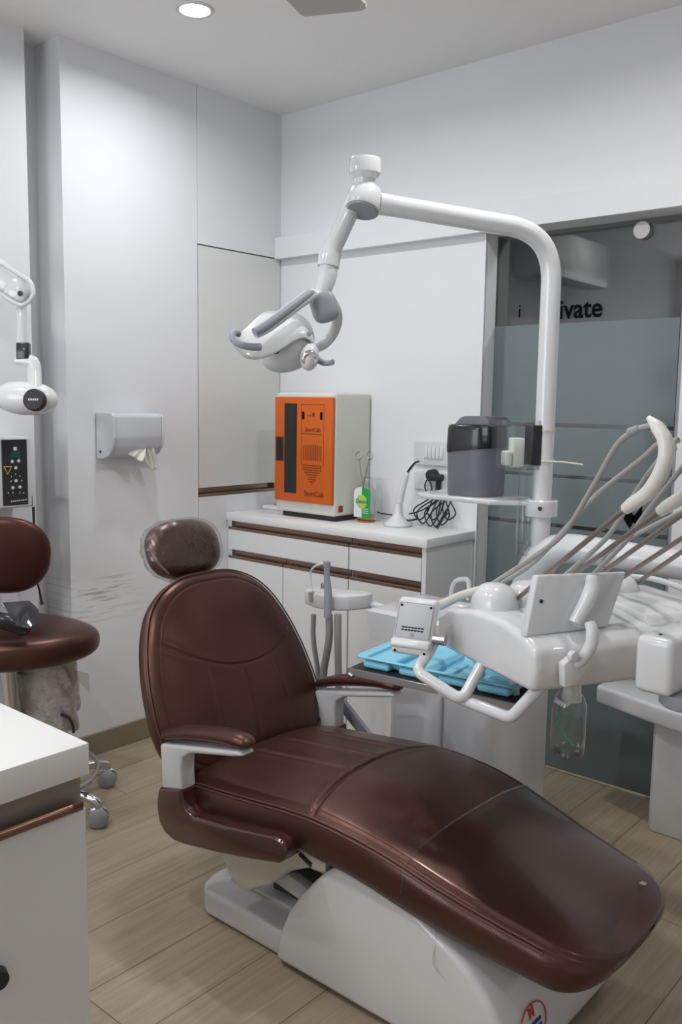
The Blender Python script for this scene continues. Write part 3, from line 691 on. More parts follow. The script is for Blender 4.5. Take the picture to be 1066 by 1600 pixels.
g.tube(ring, .0014, 6, smooth=False); g.obj('warning_sticker', M['redink'], cv)
xd = Vector((0, 1, 0)); yd = Vector((-.26, 0, .96)).normalized()
text_obj('sticker_print', 'M', .028, (-.7735-.27*(c.z-.06+.008), c.y, c.z+.006), xd, yd, M['redink'], cv, bold=.002)
g = G(); 
for k in range(2): g.box((-.03, -.012-.012*k, 0), (.03, -.006-.012*k, .0008), frame=lambda p: Vector((-.773-.27*(c.z-.06+p.y-.006), c.y, c.z-.006))+xd*p.x+Vector((0, 0, 1))*p.y+Vector((1, 0, .27))*p.z)
g.obj('sticker_print', M['navy'], cv, smooth=False)
# flat strut joining chair and unit
G().prism([PY(519, 1094, 2.02), PY(536, 1094, 2.02), PY(580, 1150, 2.02), PY(562, 1150, 2.02)], (0, .015, 0), .003, 2).obj('link_bar', M['grey'], ch)

# clear covers (rest on the chair, so they are things of their own)
def film_pts():
    v, f = seat_shape(-1.022, XE+.004, off=.0035, bottom=False, nx=90, notch=.0); return v, f
v, f = film_pts()
tag(mesh_obj('plastic_cover', v, f, M['film'], None, angle=180), 'clear plastic cover stretched over the leg rest of the brown dental chair', 'plastic cover')
hm = [Vector((-1.022, YC+k/20*(lerp(WT, -1.022)+.006), lerp(ZS, -1.022)+.004+(lerp(ZT, -1.022)-lerp(ZS, -1.022))*(1-abs(k/20)**2.6)-.010*max(0, (abs(k/20)-.9)/.1)**2)) for k in range(-20, 21)]
G().tube([Vector((-1.022, YC-lerp(WT, -1.02)-.012, lerp(ZS, -1.02)-.06))]+hm+[Vector((-1.022, YC+lerp(WT, -1.02)+.012, lerp(ZS, -1.02)-.06))], .0022, 6, smooth=False).obj('hem', M['wrap'], D.objects['plastic_cover'])
G().box((-.006, -.006, 0), (.006, .006, .001), frame=lambda p: Vector((-.672, 1.795, .3375))+Vector((p.x, p.y, p.z))).obj('price_tag', mat('beige_tag', (.45, .40, .33), .6), D.objects['plastic_cover'])
t = thing('headrest_cover', 'crinkled clear plastic bag wrapped around the dental chair headrest', 'plastic cover', hc)
rnd = random.Random(3)
def wshape(a, b, z):
    a, b, z = hshape(a, b, z); k = 1.0
    if a < -.2: k += .018*math.sin(b*13)*(-a)**2 + .010*math.sin(b*31+z*9)*(-a)
    return a*k*1.03, b*(1+.03*math.sin(a*23)*(a < -.3)), z*k*1.05
G().sup(hc-S_*.002, S_*.135, ht*.093, hn*.060, .85, .72, 96, 48, fn=wshape).obj('film', M['wrap'], t)
e1 = PY(236, 855, YC-.10); 
cloth = [PD(234, 850, 2.42), PD(240, 868, 2.42), PD(250, 882, 2.43), PD(264, 896, 2.45)]
g = G().tube(cloth, [.006, .009, .010, .006], 10, flat=.35); g.obj('knot', M['wrap'], t)
# ribbon of tape hanging under the leg rest
a = PY(680, 1445, 1.44); b2 = PY(678, 1512, 1.42)
tag(G().tube([PY(681, 1440, 1.435), PY(681, 1470, 1.43), PY(677, 1495, 1.42), PY(679, 1510, 1.415), PY(690, 1524, 1.415), PY(697, 1532, 1.416)], [.006, .005, .004, .004, .002, .002], 8, flat=.2).obj('cover_tie', M['wrap']), 'clear plastic strip dangling below the chair leg rest', 'plastic strip')

# ------------------------------------------------------------------ cuspidor unit with pole, lamp arm, delivery head
un = thing('dental_unit_column', 'white floor-standing water unit with spittoon behind the chair', 'dental unit', (-1.43, 2.28, 0))
G().box((-1.60, 2.10, .001), (-1.246, 2.46, .66), .018, 4).obj('cabinet_body', M['plas'], un)
G().box((-1.57, 2.085, .03), (-1.40, 2.101, .60), .006, 3).obj('side_door', M['plas2'], un)
bs = G()
NB = 28
# basin: rounded block with a bowl sunk in
x0, x1, y0_, y1_, zb_, zt_ = -1.665, -1.29, 2.06, 2.36, .635, .735
v = []; f = []
for i in range(NB+1):
    for j in range(NB+1):
        a = i/NB*2-1; b = j/NB*2-1
        z = zt_ - .055*max(0, 1-((a*1.35)**2+(b*1.35)**2))**.6
        if max(abs(a), abs(b)) > .999: z -= .008
        v.append((x0+(a+1)/2*(x1-x0), y0_+(b+1)/2*(y1_-y0_), z))
for i in range(NB):
    for j in range(NB): f.append((i*(NB+1)+j, (i+1)*(NB+1)+j, (i+1)*(NB+1)+j+1, i*(NB+1)+j+1))
K = len(v)
bord = [(i, 0) for i in range(NB)]+[(NB, j) for j in range(NB)]+[(NB-i, NB) for i in range(NB)]+[(0, NB-j) for j in range(NB)]
for (i, j) in bord:
    p = v[i*(NB+1)+j]; v.append((p[0]*.94+.06*(x0+x1)/2, p[1]*.94+.06*(y0_+y1_)/2, zb_))
for q, (i, j) in enumerate(bord):
    i2, j2 = bord[(q+1) % len(bord)]; f.append((i*(NB+1)+j, i2*(NB+1)+j2, K+(q+1) % len(bord), K+q))
f.append(tuple(K+q for q in range(len(bord))))
mesh_obj('spittoon_bowl', v, f, M['plas'], un, angle=50)
fa = PY(706, 950, 2.33)
G().tube([fa, PY(706, 925, 2.33), PY(712, 909, 2.32), PY(724, 905, 2.30), PY(733, 910, 2.28), PY(733, 938, 2.27)], .008, 12).obj('water_spout', M['plas'], un)
PX0, PY0 = -1.165, 2.20     # the pole
g = G(); g.tube([(-1.205, 2.24, .60), (-1.205, 2.235, .78), (-1.195, 2.22, .86), (-1.155, 2.205, .935), (-1.09, 2.20, .968), (-.98, 2.20, .972), (-.70, 2.20, .962), (-.48, 2.2, .955)], [.056, .056, .054, .050, .042, .038, .037, .037], 24)
g.obj('support_arm', M['plas'], un)

# lamp pole
pole = thing('lamp_pole', 'white bent tubular pole rising beside the glass door, carrying the lamp arm', 'pole', (PX0, PY0, .95))
top = PD(857, 420, 2.424); endA = PD(592, 318, 2.25); endA2 = PD(620, 332, 2.257)
kn = PD(858, 380, 2.42)
corner = PD(864, 368, 2.42)
def fillet(a, b, c, r, n=10):
    a, b, c = Vector(a), Vector(b), Vector(c); d1 = (a-b).normalized(); d2 = (c-b).normalized(); ang = d1.angle(d2); L_ = r/math.tan(ang/2)
    p = b+d1*L_; q = b+d2*L_; out = []
    for k in range(n+1):
        t_ = k/n; out.append((1-t_)**2*p+2*t_*(1-t_)*b+t_*t_*q)
    return out
p_low = Vector((PX0, PY0, .93)); zc = PD(869, 372, 2.424).z
p_cor = Vector((PX0, PY0, zc))
fl = fillet(p_low, p_cor, endA, .14)
G().tube([p_low]+fl+[endA], .0265, 24, smooth=False).obj('tube', M['plas'], pole)
dirA = (endA-p_cor).normalized()
G().tube([endA+dirA*-.03, endA], [.0275, .0275], 24, smooth=False).obj('end_sleeve', M['plas'], pole)

# surgical lamp
lm = thing('operating_lamp', 'white dental operating lamp hanging at the end of the pole arm', 'operating lamp', endA)
jc = PD(570, 312, 2.25)
dn = (EYE-jc).normalized()*.42+Vector((0, 0, -1))-Rv*.22; dn.normalize()
G().lathe([(0, -.040), (.022, -.038), (.037, -.029), (.045, -.012), (.047, .006), (.046, .024), (.043, .030), (0, .030)], jc, dn, 40).obj('joint_housing', M['plas'], lm)
G().lathe([(0, 0), (.039, 0), (.040, .002), (.038, .005), (0, .005)], jc+dn*.0295, dn, 36).obj('joint_cap', M['grey'], lm)
G().lathe([(.027, 0), (.027, .020), (.033, .024), (.036, .030), (.040, .033), (.040, .066), (.037, .070), (0, .071)], jc+Vector((0, 0, .030))).obj('top_knob', M['plas'], lm)
G().lathe([(0, 0), (.0045, 0), (.0045, .004), (0, .005)], jc+Vector((0, 0, .100)), seg=10).obj('knob_screw', M['chrome'], lm)
a1 = PD(549, 325, 2.27); a2 = PD(517, 398, 2.25)
G().tube([jc+(a1-jc)*.5, a1, a2], [.026, .0245, .0215], 20, smooth=False).obj('drop_arm', M['plas'], lm)
G().tube([PD(518, 394, 2.25), PD(515, 402, 2.25), PD(513, 417, 2.25)], [.027, .0285, .0275], 20, smooth=False).obj('collar', M['plas'], lm)
G().tube([PD(513, 410, 2.25), PD(513, 428, 2.25), PD(508, 446, 2.25), PD(502, 462, 2.25), PD(500, 468, 2.25)], [.0225, .0235, .022, .018, .018], 20).obj('elbow', M['plas'], lm)
# grey pivot block and fork
q = PD(507, 480, 2.24); G().sup(q, Rv*.033+Uv*.010, Uv*-.036+Rv*.012, Fv*.024, .55, .62, 30, 18).obj('pivot_block', M['grey'], lm)
fork = G().tube([PD(484, 466, 2.22), PD(496, 462, 2.23), PD(512, 466, 2.26), PD(524, 482, 2.30), PD(527, 500, 2.33), PD(521, 520, 2.36), PD(508, 536, 2.37), PD(494, 545, 2.37)], [.014, .016, .016, .014, .014, .014, .014, .012], 16, up=Fv, flat=.6)
fork.obj('fork', M['plas'], lm)
G().tube([PD(490, 459, 2.215), PD(480, 464, 2.20), PD(458, 480, 2.16), PD(430, 502, 2.12), PD(412, 514, 2.10), PD(398, 521, 2.09)], [.014, .016, .0155, .0145, .014, .013], 16).obj('fork_arm', M['plas'], lm)
G().tube([PD(488, 458, 2.205), PD(480, 461, 2.19), PD(458, 477, 2.148), PD(430, 498, 2.108), PD(412, 511, 2.088), PD(398, 519, 2.076)], [.009, .0115, .0115, .0115, .012, .010], 14).obj('grip_sleeve', M['grip'], lm)
# lamp head: dish shell, reflector bulge, mirror, handles
g = G()
sh = [(366, 531, .004, 2.12), (372, 541, .018, 2.12), (385, 535, .034, 2.13), (402, 522, .050, 2.15), (425, 518, .062, 2.17), (448, 518, .060, 2.19), (470, 520, .050, 2.21), (486, 528, .036, 2.23), (492, 538, .018, 2.24)]
# upper shield: sheet lofted across from left tip to right shoulder
topl = [(366, 524), (380, 516), (400, 497), (415, 487), (440, 486), (460, 488), (478, 498), (488, 512), (492, 530)]
botl = [(368, 536), (384, 555), (400, 560), (420, 556), (440, 546), (458, 534), (474, 528), (486, 532), (492, 542)]
v = []; f = []
def crv(L, t_):
    x = t_*(len(L)-1); i = min(int(x), len(L)-2); k = x-i
    p0 = Vector(L[max(i-1, 0)]); p1 = Vector(L[i]); p2 = Vector(L[i+1]); p3 = Vector(L[min(i+2, len(L)-1)])
    return .5*((2*p1)+(p2-p0)*k+(2*p0-5*p1+4*p2-p3)*k*k+(3*p1-p0-3*p2+p3)*k**3)
NT, NS = 32, 16
for i in range(NT+1):
    t_ = i/NT; a = crv(topl, t_); b = crv(botl, t_)
    for j in range(NS+1):
        s = j/NS; p = a*(1-s)+b*s; bul = math.sin(math.pi*s)
        d = 2.13+.10*t_ + .12*(1-s)*math.sin(math.pi*min(1, t_*1.02)) - .035*bul*math.sin(math.pi*t_)
        v.append(PD(p.x, p.y, d))
for i in range(NT):
    for j in range(NS): f.append((i*(NS+1)+j, (i+1)*(NS+1)+j, (i+1)*(NS+1)+j+1, i*(NS+1)+j+1))
o = mesh_obj('head_shell', v, f, M['plas'], lm, angle=180); so = o.modifiers.new('t', 'SOLIDIFY'); so.thickness = .012; so.offset = 1
hcn = PD(448, 548, 2.27)
G().sup(hcn, Rv*.070+Uv*.018, Uv*.052-Rv*.012, Fv*.07, 1, .95, 40, 26).obj('reflector_housing', M['plas2'], lm)
G().tube([PD(424, 552, 2.212), PD(432, 549, 2.205), PD(441, 543, 2.205)], [.002, .007, .003], 10).obj('vent', M['dark'], lm)
mc = PD(484, 558, 2.21)
G().sup(mc, Rv*.024+Uv*.004, Uv*.034, Fv*.03, 1, 1, 30, 20).obj('mirror_housing', M['plas'], lm)
mn = (EYE-mc).normalized(); G().lathe([(0, .004), (.016, .004), (.019, .002), (.021, -.004), (0, -.004)], mc+mn*.022-Uv*.004, mn*.8+Rv*.1+Uv*-.3, seg=30).obj('mirror', M['mirror'], lm)
G().tube([PD(407, 542, 2.10), PD(394, 542, 2.09), PD(378, 539, 2.08), PD(367, 533, 2.08), PD(363, 526, 2.085), PD(366, 520, 2.10), PD(374, 521, 2.11)], [.009, .009, .0085, .008, .008, .008, .009], 14).obj('handle', M['grip'], lm)
G().tube([PD(494, 560, 2.24), PD(506, 567, 2.22), PD(520, 566, 2.20)], [.008, .0075, .0075], 12).obj('handle', M['grip'], lm)
G().lathe([(0, 0), (.006, 0), (.006, .003), (0, .004)], PD(483, 522, 2.165), -Fv, seg=16).obj('shell_screw', M['grey'], lm)

# shelf on the pole
t = thing('pole_shelf', 'small white shelf clamped to the lamp pole', 'shelf', (PX0, PY0, 1.07))
G().lathe([(.028, 0), (.043, 0), (.044, .003), (.044, .042), (.041, .045), (.028, .045)], (PX0, PY0, 1.052)).obj('clamp_ring', M['plas'], t)
sz = 1.078
sh = [PZ(653, 779, sz), PZ(700, 784, sz), PZ(780, 786, sz), PZ(828, 793, sz), PZ(842, 786, sz), PZ(805, 777, sz), PZ(765, 772, sz), PZ(680, 768, sz), PZ(664, 771, sz)]
sh = [Vector((-1.545, 2.14, sz)), Vector((-1.515, 2.115, sz)), Vector((-1.28, 2.115, sz)), Vector((-1.205, 2.165, sz)), Vector((-1.17, 2.17, sz)), Vector((-1.17, 2.235, sz)), Vector((-1.22, 2.25, sz)), Vector((-1.29, 2.31, sz)), Vector((-1.515, 2.31, sz)), Vector((-1.545, 2.285, sz))]
G().prism(sh, (0, 0, .014), .004, 3).obj('plate', M['plas'], t)
G().lathe([(0, 0), (.006, 0), (.006, .001), (0, .001)], PY(844, 795, PY0-.044), (0, -1, 0), 14).obj('clamp_screw', M['dark'], t)
# bin on the shelf
bxc = (PY(701, 720, 2.20)+PY(782, 720, 2.20))/2
t = thing('waste_bin', 'small grey waste bin with glossy black swing lid on the pole shelf', 'bin', (bxc.x, 2.21, sz+.015))
ax_, ay_ = .076, .074
def binring(z, k, kk=1.0, sq=.62):
    out = []
    for i in range(40):
        th = 2*math.pi*i/40; pw = lambda q, e: math.copysign(abs(q)**e, q)
        out.append((bxc.x+ax_*k*pw(math.cos(th), sq), 2.215+ay_*k*pw(math.sin(th), sq), z))
    return out
def ringloft(rings, nm, m_, par, cap=(True, True)):
    v = []; f = []
    for r in rings: v += r
    n = len(rings[0])
    for i in range(len(rings)-1):
        for k in range(n): f.append((i*n+k, i*n+(k+1) % n, (i+1)*n+(k+1) % n, (i+1)*n+k))
    if cap[0]: f.append(tuple(range(n)))
    if cap[1]: f.append(tuple((len(rings)-1)*n+k for k in range(n)))
    return mesh_obj(nm, v, f, m_, par, angle=50)
zb0 = sz+.0145
def tilt(r, a): return [(x, y, z + a*(x-bxc.x)) for x, y, z in r]
ringloft([binring(zb0, .93), binring(zb0+.006, .96), binring(zb0+.07, .98), tilt(binring(zb0+.135, 1.0), .12)], 'bucket', M['bin'], t)
ringloft([tilt(binring(zb0+.130, 1.02), .12), tilt(binring(zb0+.142, 1.03), .12), binring(zb0+.19, 1.01), binring(zb0+.200, .98), binring(zb0+.204, .90)], 'lid', M['black'], t)
lidp = [(-.045, .200), (-.025, .222), (-.010, .228), (.060, .228), (.074, .215), (.074, .198), (-.045, .19)]
G().prism([Vector((bxc.x+x, 2.155, zb0+z)) for x, z in lidp], (0, .12, 0), .004, 2).obj('swing_flap', M['bin'], t)
G().box((bxc.x-.03, 2.150, zb0+.15), (bxc.x+.074, 2.16, zb0+.205), .004, 2).obj('flap_front', M['black'], t)
# glove box holder, zip ties
t = thing('acrylic_holder', 'clear acrylic box of cotton rolls strapped to the lamp pole', 'holder', (-1.19, 2.13, 1.17))
HA, HB = PD(784, 657, 2.40), PD(838, 655, 2.42)
hx = (HB-HA); hx.z = 0; hw = hx.length; hx.normalize(); hy = Vector((0, 0, 1)); hz = hx.cross(hy)
FR = lambda p: Vector((HA.x, HA.y, 1.180))+hx*p.x+hy*p.y+hz*p.z
g = G(); g.box((0, 0, -.03), (hw, .132, -.028), frame=FR); g.box((0, 0, .03), (hw, .132, .032), frame=FR); g.box((0, 0, -.03), (.002, .132, .03), frame=FR); g.box((0, 0, -.03), (hw, .002, .03), frame=FR); g.box((hw-.002, 0, -.03), (hw, .132, .03), frame=FR)
g.obj('clear_box', M['acrylic'], t, smooth=False)
g = G(); g.box((.03, .006, -.02), (.062, .085, .02), .004, 2, frame=FR)
g.obj('cotton_pack', mat('cotton_white', (.80, .78, .72), .8), t)
G().box((.008, .01, -.02), (.028, .05, .02), .006, 2, frame=FR).obj('cotton_pack', D.materials['cotton_white'], t)
G().box((hw-.022, .012, -.022), (hw+.004, .12, .034), .002, 2, frame=FR).obj('black_bracket', M['black'], t)
for k, (vv, tail) in enumerate(((672, None), (720, (910, 726)))):
    zz = PY(857, vv, PY0).z
    g = G().lathe([(.0272, -.003), (.0285, -.003), (.0285, .003), (.0272, .003)], (PX0, PY0, zz), seg=28)
    if k: g.tube([Vector((PX0+.01, PY0-.027, zz)), PY(880, 722, PY0-.03), PY(911, 726, PY0-.03)], .0022, 6)
    tag(g.obj('cable_tie', M['band']), ['cream cable tie round the lamp pole, the upper one', 'cream cable tie with a long loose tail round the lamp pole'][k], 'cable tie')
# clear tube under the shelf
t = thing('cup_tube', 'clear acrylic cup tube hanging beside the lamp pole', 'tube', (-1.20, 2.15, .97))
a = PD(824, 742, 2.44); b = PD(818, 868, 2.44); G().lathe([(.024, 0), (.024, .24), (.022, .24), (.022, 0)], Vector((a.x, a.y, b.z)), seg=28).obj('tube_wall', M['acrylic'], t)
G().lathe([(0, 0), (.021, 0), (.021, .03), (0, .03)], Vector((a.x, a.y, b.z+.0)), seg=24).obj('cup', M['pet'], t)

# ------------------------------------------------------------------ delivery head
A_ = Vector((.46, .888, 0)).normalized(); B_ = Vector((-.888, .46, 0)).normalized(); O_ = Vector((-.80, 1.50, 0))
LC = lambda a, b, z: O_+A_*a+B_*b+Vector((0, 0, z))
PA = lambda u, v, a: hit(u, v, O_+A_*a, A_)
PB = lambda u, v, b: hit(u, v, O_+B_*b, B_)
dh = thing('delivery_unit', 'white delivery unit with instrument rods and handles over the leg rest', 'dental delivery unit', LC(.2, .2, .80))
side = [(0.0, .800), (.355, .797), (.388, .822), (.392, .868), (.345, .893), (.23, .914), (.12, .918), (.03, .906), (-.008, .885), (-.012, .84)]
G().prism([LC(0, b, z) for b, z in side], A_*.50, .015, 5).obj('body', M['plas'], dh)
g = G()   # raised far deck with rim
g.prism([LC(.30, b, z) for b, z in [(.02, .90), (.30, .90), (.30, .922), (.26, .935), (.10, .93), (.04, .92)]], A_*.19, .012, 4); g.obj('deck', M['plas'], dh)
g = G().tube([LC(.49, .02, .915), LC(.50, .10, .938), LC(.49, .22, .952), LC(.45, .30, .95)], [.006, .007, .007, .006], 12); g.obj('rim_rail', M['plas'], dh)
RA = [.10, .185, .265, .345, .43]
for i, a in enumerate(RA):
    G().sup(LC(a-.035, .245, .905), A_*.050, B_*.055, Vector((0, 0, .062)), .8, .9, 30, 18).obj('rod_holder', M['plas'], dh)
base = [PB(803, 940, .235), None, None, None, None]
z0 = PA(803, 940, RA[0]); r_end = PA(981, 792, RA[0])
db = (r_end-z0).dot(B_); dz = r_end.z-z0.z; b0_ = (z0-O_).dot(B_); zz0 = z0.z
ends = [(981, 792), (1035, 796), None, None, None]
far = [None, (920, 881), (948, 890), (981, 897), (985, 918)]
for i, a in enumerate(RA):
    p = LC(a, b0_, zz0); q = LC(a, b0_+db, zz0+dz)
    if i in (1,): q = PA(1035, 796, a); pf = PA(920, 881, a); dd = (pf-q).normalized(); k = (b0_-(q-O_).dot(B_))/dd.dot(B_); p = q+dd*k
    if i >= 2:
        f1 = PA(*far[i], a); f2 = PA(*[(0, 0), (0, 0), (1066, 804), (1066, 841), (1066, 862)][i], a); dd = (f2-f1).normalized()
        L_ = (r_end-z0).length; k0 = (b0_-(f1-O_).dot(B_))/dd.dot(B_); p = f1+dd*k0; q = p+dd*L_*1.1
    rd = G().tube([p, q], .0052, 12, smooth=False).obj('instrument_rod', M['rod'], dh)
    dd = (q-p).normalized()
    # white bent end and hose
    if i == 0: bend = [PA(u, v_, a) for u, v_ in ((978, 795), (990, 786), (1010, 772), (1028, 748), (1040, 718), (1040, 690), (1028, 668), (1014, 653))]
    else:
        bend0 = [PA(u, v_, RA[0])-r_end for u, v_ in ((978, 795), (990, 786), (1010, 772), (1028, 748), (1040, 718), (1040, 690), (1028, 668), (1014, 653))]; bend = [q+w_ for w_ in bend0]
    G().tube(bend, [.0105, .0125, .013, .0135, .0135, .013, .012, .005], 16).obj('rod_hook', mat('rod_hook_white', (.76, .75, .71), .3, coat=.3), dh)
    if i == 0: hs = [(1026, 664), (1008, 667), (993, 673), (964, 696), (927, 760), (882, 832), (832, 872), (770, 912), (735, 935)]; H = [PA(u, v_, a) for u, v_ in hs]
    elif i == 1: hs = [(1060, 688), (1031, 693), (1000, 720), (932, 774), (884, 826), (830, 882), (775, 916), (740, 936)]; H = [PA(u, v_, a) for u, v_ in hs]
    elif i == 2: hs = [(1055, 700), (1031, 718), (992, 772), (950, 838), (888, 895), (862, 920)]; H = [PA(u, v_, a) for u, v_ in hs]
    elif i == 3: hs = [(1090, 700), (1066, 731), (1007, 806), (978, 846), (930, 895), (905, 925)]; H = [PA(u, v_, a) for u, v_ in hs]
    else: H = [bend[-2], bend[-2]+Vector((-.05, 0, .0))-A_*.0, q+B_*.06+Vector((0, 0, .02)), p+B_*.10+Vector((0, 0, .06)), p+B_*.09+Vector((0, 0, -.02))]
    G().tube(H, .0055, 10).obj('hose', M['hose'], dh)
    if i == 0: G().tube([PA(1000, 669, a), PA(985, 676, a)], [.007, .009], 12, smooth=False).obj('hose_clip', M['grey'], dh)
# handpiece lying at the far left
tag(G().tube([PA(752, 920, .10), PA(720, 931, .09), PA(690, 945, .08), PA(684, 948, .08)], [.008, .0105, .012, .009], 14).obj('handpiece', M['cream']), 'cream dental handpiece lying on the left of the delivery unit', 'handpiece')
# x-ray viewer plate
mv = thing('film_viewer', 'white rectangular viewer screen seen from behind on the delivery unit', 'screen', LC(.12, .05, .9))
e0, e1_, e2, e3 = PB(822, 993, .03), PB(952, 976, .03), PB(980, 893, .055), PB(840, 898, .055)
bx_ = (e1_-e0).normalized(); up_ = (e3-e0); up_ = (up_-bx_*up_.dot(bx_)).normalized(); nz_ = bx_.cross(up_)
wv = ((e1_-e0).length+(e2-e3).length)/2; hv = (e3-e0).length
FM = lambda p: (e0*(1-p.x/wv)+e1_*(p.x/wv))*(1-p.y/hv)+(e3*(1-p.x/wv)+e2*(p.x/wv))*(p.y/hv)+nz_*p.z
G().box((0, -.004, -.022), (wv, hv, 0), .005, 3, frame=FM).obj('screen_back', M['plas2'], mv)
g = G(); g.lathe([(0, 0), (.004, 0), (.004, .001), (0, .001)], FM(Vector((.02, hv*.55, .0008))), nz_, 12); g.obj('screw', M['dark'], mv)
G().tube([FM(Vector((wv*.60, hv*.92, .006))), FM(Vector((wv*.60, hv*.6, .012))), FM(Vector((wv*.52, hv*.1, .010)))], [.0135, .0165, .013], 16).obj('spine', M['plas'], mv)
# swivel bracket of the viewer on the unit's face
G().tube([PB(921, 972, -.035), PB(926, 990, -.045), PB(922, 1012, -.045), PB(908, 1032, -.035), PB(898, 1040, -.03)], [.010, .0125, .0125, .011, .009], 16).obj('swivel_arm', M['plas'], dh)
G().prism([PB(u, v_, -.016) for u, v_ in ((872, 1034), (893, 1017), (906, 1020), (914, 1034), (893, 1066), (873, 1070))], -B_*.02, .003, 2).obj('latch', M['plas'], dh)
G().lathe([(0, 0), (.010, 0), (.011, .003), (.009, .012), (0, .013)], PB(893, 1024, -.036), -B_, 20).obj('latch_knob', M['plas'], dh)
# key pad
kp = thing('key_pad', 'white control keypad seen from behind at the left of the delivery unit', 'keypad', PD(648, 977, 1.96))
kc = PD(648, 978, 1.96); kr = Vector((.963, .27, 0)).normalized(); ku = (Vector((0, 0, 1))+Vector((-.27, .963, 0))*.25+kr*.06).normalized(); kn_ = kr.cross(ku)
FK = lambda p: kc+kr*(p.x)+ku*p.y+kn_*p.z
G().box((-.046, -.064, -.02), (.046, .062, .006), .010, 4, frame=FK).obj('case', M['plas'], kp)
G().box((-.040, -.028, .0055), (.040, .050, .0085), .003, 2, frame=FK).obj('back_plate', mat('keypad_grey', (.52, .53, .55), .45), kp)
G().box((-.046, -.05, .004), (.046, -.030, .016), .006, 3, frame=FK).obj('ridge', M['plas'], kp)
for x_, y_ in ((-.034, .043), (.034, .043), (-.034, -.058), (.034, -.058)): G().lathe([(0, 0), (.0028, 0), (.0028, .001), (0, .001)], FK(Vector((x_, y_, .0085 if y_ > 0 else .0062))), kn_, 10).obj('screw', M['ink'], kp)
g = G()
for k in range(2):
    for j in range(7): g.box((-.026+.0075*j, -.006-.006*k, .0086), (-.020+.0075*j, -.003-.006*k, .009), frame=FK)
g.obj('back_print', M['ink'], kp, smooth=False)
G().lathe([(0, 0), (.005, 0), (.005, .0006), (0, .0006)], FK(Vector((0, -.021, .0086))), kn_, 12).obj('port', M['grey'], kp)
G().lathe([(0, 0), (.012, 0), (.012, .03), (0, .03)], PD(676, 998, 1.95), kr, 16).obj('pivot', M['steel'], dh)
# bent handles
G().tube([PD(680, 1000, 1.97), PD(668, 1022, 1.95)] + fillet(PD(668, 1022, 1.95), PD(650, 1048, 1.93), PD(692, 1076, 1.90), .02, 6) + fillet(PD(692, 1076, 1.90), PD(722, 1094, 1.88), PD(750, 1046, 1.90), .02, 6) + [PD(758, 1030, 1.91)], .0125, 16, smooth=False).obj('handle', M['plas'], dh)
G().tube([PD(690, 1078, 1.95), PD(710, 1088, 1.92)]+fillet(PD(710, 1088, 1.92), PD(798, 1122, 1.80), PD(845, 1074, 1.76), .03, 8)+[PD(858, 1058, 1.76)], .0125, 16, smooth=False).obj('handle', M['plas'], dh)
# boxy balance arm and joint
bd = Vector((.06, .997, 0)).normalized(); bs_ = Vector((.997, -.06, 0))
cA = PD(1018, 1042, 1.60)
FB = lambda p: cA+bs_*p.x+bd*p.y+Vector((0, 0, p.z))
G().box((-.034, 0, -.052), (.038, .62, .054), .014, 4, frame=FB).obj('balance_arm', M['plas'], dh)
G().lathe([(0, 0), (.0035, 0), (.0035, .001), (0, .001)], FB(Vector((0, .03, .0545))), (0, 0, 1), 12).obj('arm_screw', M['dark'], dh)
G().lathe([(0, 0), (.045, 0), (.05, .006), (.05, .026), (0, .026)], FB(Vector((.045, .06, -.076)))).obj('swivel_disc', M['grey'], dh)
G().tube([FB(Vector((0, .60, 0))), Vector((-.56, 2.2, .95)), Vector((-.50, 2.2, .95))], [.04, .045, .04], 16).obj('arm_joint', M['plas'], dh)
# water bottle
bt = thing('water_bottle', 'clear ribbed plastic water bottle with green tube hanging under the delivery unit', 'bottle', PD(891, 1130, 1.86))
wc = PD(891, 1085, 1.86)
prf = [(.026, 0), (.034, -.012), (.036, -.03), (.036, -.095), (.035, -.115), (.033, -.122)]
g = G(); SEG = 60; v = []; f = []
rows = [(.020, .006), (.030, -.004), (.0355, -.022), (.036, -.05), (.0355, -.054), (.036, -.058), (.036, -.098), (.034, -.112), (.027, -.122), (.012, -.124)]
for r_, h_ in rows:
    for i in range(SEG):
        th = 2*math.pi*i/SEG; lob = 1+.0*math.cos(5*th); hh = h_
        if h_ < -.10: hh = h_ - .010*max(0, math.cos(5*th))*(1 if r_ > .02 else 0); lob = 1+.06*math.cos(5*th)
        v.append(wc+Vector((math.cos(th)*r_*lob, math.sin(th)*r_*lob, hh)))
for j in range(len(rows)-1):
    for i in range(SEG): f.append((j*SEG+i, j*SEG+(i+1) % SEG, (j+1)*SEG+(i+1) % SEG, (j+1)*SEG+i))
f.append(tuple((len(rows)-1)*SEG+i for i in range(SEG)))
mesh_obj('bottle_wall', v, f, M['pet'], bt, angle=80)
G().lathe([(0, .03), (.018, .03), (.019, .0), (.021, -.004), (.021, -.018), (0, -.018)], wc+Vector((0.004, 0, .006))).obj('cap', M['plas'], bt)
G().tube([PD(868, 1093, 1.85), PD(880, 1100, 1.85), PD(890, 1098, 1.85)], .006, 10).obj('cap_pipe', M['plas'], bt)
G().tube([PD(877, 1096, 1.86), PD(872, 1120, 1.86), PD(880, 1145, 1.86), PD(896, 1166, 1.86)], .0022, 8).obj('green_tube', M['tuft'], bt)

